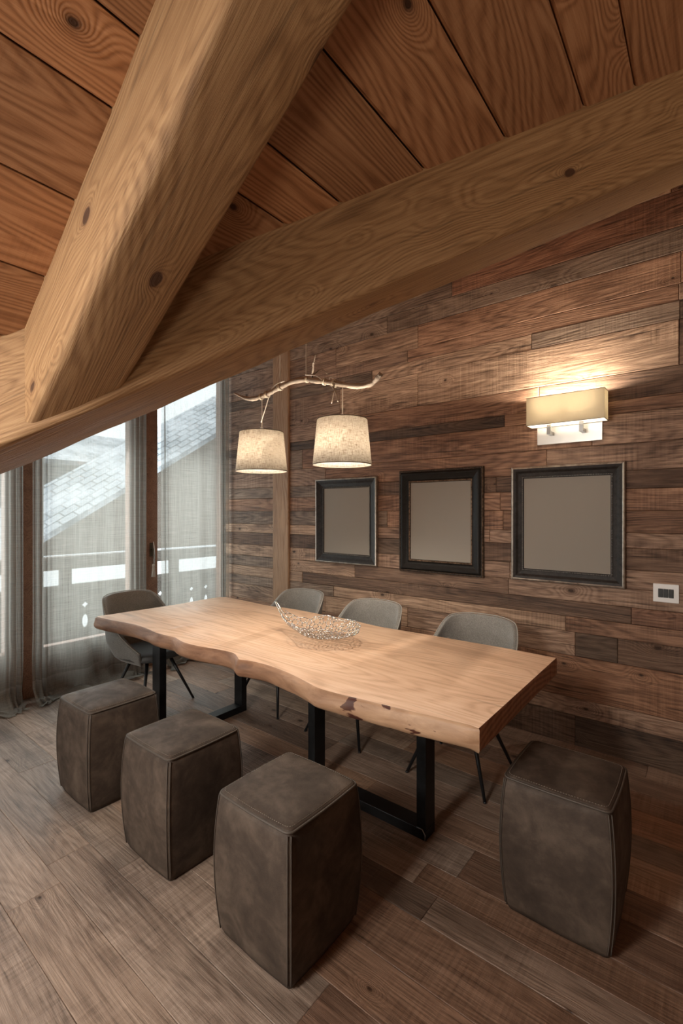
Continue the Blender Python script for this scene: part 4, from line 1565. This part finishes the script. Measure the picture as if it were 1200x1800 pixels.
# ------------------------------------------------------------------ outside
bal = bmesh.new()
add_box(bal, (-5.75, -0.5, -0.2), (XW - 0.14, 5.6, -0.04))
obj('floor_balcony', bal, M['balcony'], kind='structure')
rl = thing('balcony_railing', 'weathered wooden balcony railing with cut-out boards outside the doors', 'railing', (-5.62, 0, 0))
def rbox(nm, lo, hi):
    """long rails with the grain along the rail"""
    L = hi[1] - lo[1]
    bm = bmesh.new()
    add_box(bm, (0, -(hi[0] - lo[0]) / 2, lo[2]), (L, (hi[0] - lo[0]) / 2, hi[2]))
    o = obj(nm, bm, M['balcony'], rl)
    o.matrix_local = frame(((lo[0] + hi[0]) / 2, lo[1], 0), (0, 1, 0), (-1, 0, 0), (0, 0, 1))
    return o
rbox('handrail', (-0.06, -0.4, 0.92), (0.06, 5.5, 1.05))
rbox('lower_rail', (-0.04, -0.4, 0.66), (0.04, 5.5, 0.74))
rbox('bottom_rail', (-0.04, -0.4, -0.02), (0.04, 5.5, 0.05))
BWD = 0.232
def edge_profile():
    """notch depth from the board edge at height z: diamond, tall oval, diamond"""
    prof = [(0.03, 0.0), (0.06, 0.0), (0.095, 0.030), (0.13, 0.0), (0.235, 0.0)]
    for k in range(1, 8):
        a = pi * k / 8
        prof.append((0.235 + 0.075 * (1 - cos(a)), 0.034 * sin(a)))
    prof += [(0.385, 0.0), (0.455, 0.0), (0.475, 0.012), (0.495, 0.036), (0.515, 0.012), (0.535, 0.0), (0.70, 0.0)]
    return prof
for k in range(24):
    yb = -0.35 + k * BWD + 0.04
    bm = bmesh.new()
    pr = edge_profile()
    half = BWD / 2 - 0.0012
    poly = [(half - d, z) for z, d in pr] + [(-half + d, z) for z, d in reversed(pr)]
    prism(bm, poly, frame((0.012, yb, 0), (0, 1, 0), (0, 0, 1), (1, 0, 0)), 0.024)
    obj('cut_out_board', bm, M['balcony'], rl)
for yb in (-0.3, 2.15, 3.48, 5.3):
    box('baluster_post', (-0.045, yb - 0.05, -0.04), (0.045, yb + 0.05, 0.94), M['balcony'], rl)
box('snow_cap', (-0.05, -0.4, 1.05), (0.05, 5.5, 1.075), M['snow'], rl, 0.01)

box('ground', (-60, -40, -6.2), (-6.2, 60, -6.0), M['snow'], kind='structure')


# near neighbour: a broad gable whose roof runs up to the right
n1 = thing('neighbour_chalet', 'brown neighbouring chalet with a snowy slate roof beyond the balcony', 'building', (-13.0, 6.0, -6.0))
A = Vector((-13.0, 4.27, 0.81))
B = Vector((-13.0, 10.58, 4.80))
sl = (B.z - A.z) / (B.y - A.y)
# gable wall under the roof edge
yl, yr = A.y - 6.0, B.y + 5.0
zl, zr = A.z + sl * (yl - A.y), A.z + sl * (yr - A.y)
bm = bmesh.new()
prism(bm, [(yl - 6.0, 0), (yr - 6.0, 0), (yr - 6.0, zr + 6.0 - 0.1), (yl - 6.0, max(0.5, zl + 6.0 - 0.1))], frame((-0.9, 0, 0), (0, 1, 0), (0, 0, 1), (1, 0, 0)), 7.0)
obj('gable_wall', bm, M['chalet'], n1)
box('ground_floor_wall', (-0.80, yl - 6.0, 0.0), (-0.2, yr - 6.0, 6.15), M['white_render'], n1)
# roof slab, falling towards us so its slates show
rv = Vector((0, 1, sl)).normalized()
ru = Vector((-1.0, 0.0, 0.55)).normalized()
ru = (ru - rv * ru.dot(rv)).normalized()
Lr = (yr - yl) / rv.y
bm = bmesh.new()
add_box(bm, (0, 0, -0.16), (Lr, 1.95, 0.0))
ro = obj('slate_roof', bm, M['slate'], n1)
ro.matrix_local = frame(Vector((-13.0, yl, zl)) - Vector((-13.0, 6.0, -6.0)), rv, ru, rv.cross(ru))
bm = bmesh.new()
add_box(bm, (0, -0.05, -0.24), (Lr, 0.0, 0.03))
fo = obj('verge_board', bm, M['chalet'], n1)
fo.matrix_local = ro.matrix_local.copy()
# far neighbour: shallower roof above it
n2 = thing('neighbour_chalet', 'paler chalet standing further off behind the nearest snowy roof', 'building', (-22.0, 8.0, -6.0))
A2 = Vector((-22.0, 7.23, 3.76))
B2 = Vector((-22.0, 11.91, 3.62))
bm = bmesh.new()
prism(bm, [(A2.y - 8.0 - 8, 0), (B2.y - 8.0 + 14, 0), (B2.y - 8.0 + 14, A2.z + 6.0), (A2.y - 8.0 - 8, A2.z + 6.0)], frame((-1.0, 0, 0), (0, 1, 0), (0, 0, 1), (1, 0, 0)), 8.0)
obj('facade', bm, M['stone'], n2)
bm = bmesh.new()
add_box(bm, (0, 0, -0.2), (B2.y - A2.y + 24, 4.5, 0.0))
ro2 = obj('slate_roof', bm, M['slate'], n2)
ro2.matrix_local = frame(Vector((0.4, A2.y - 8.0 - 9, A2.z + 6.0)), (0, 1, 0), Vector((-1, 0, 0.45)).normalized(), Vector((0.45, 0, 1)).normalized())
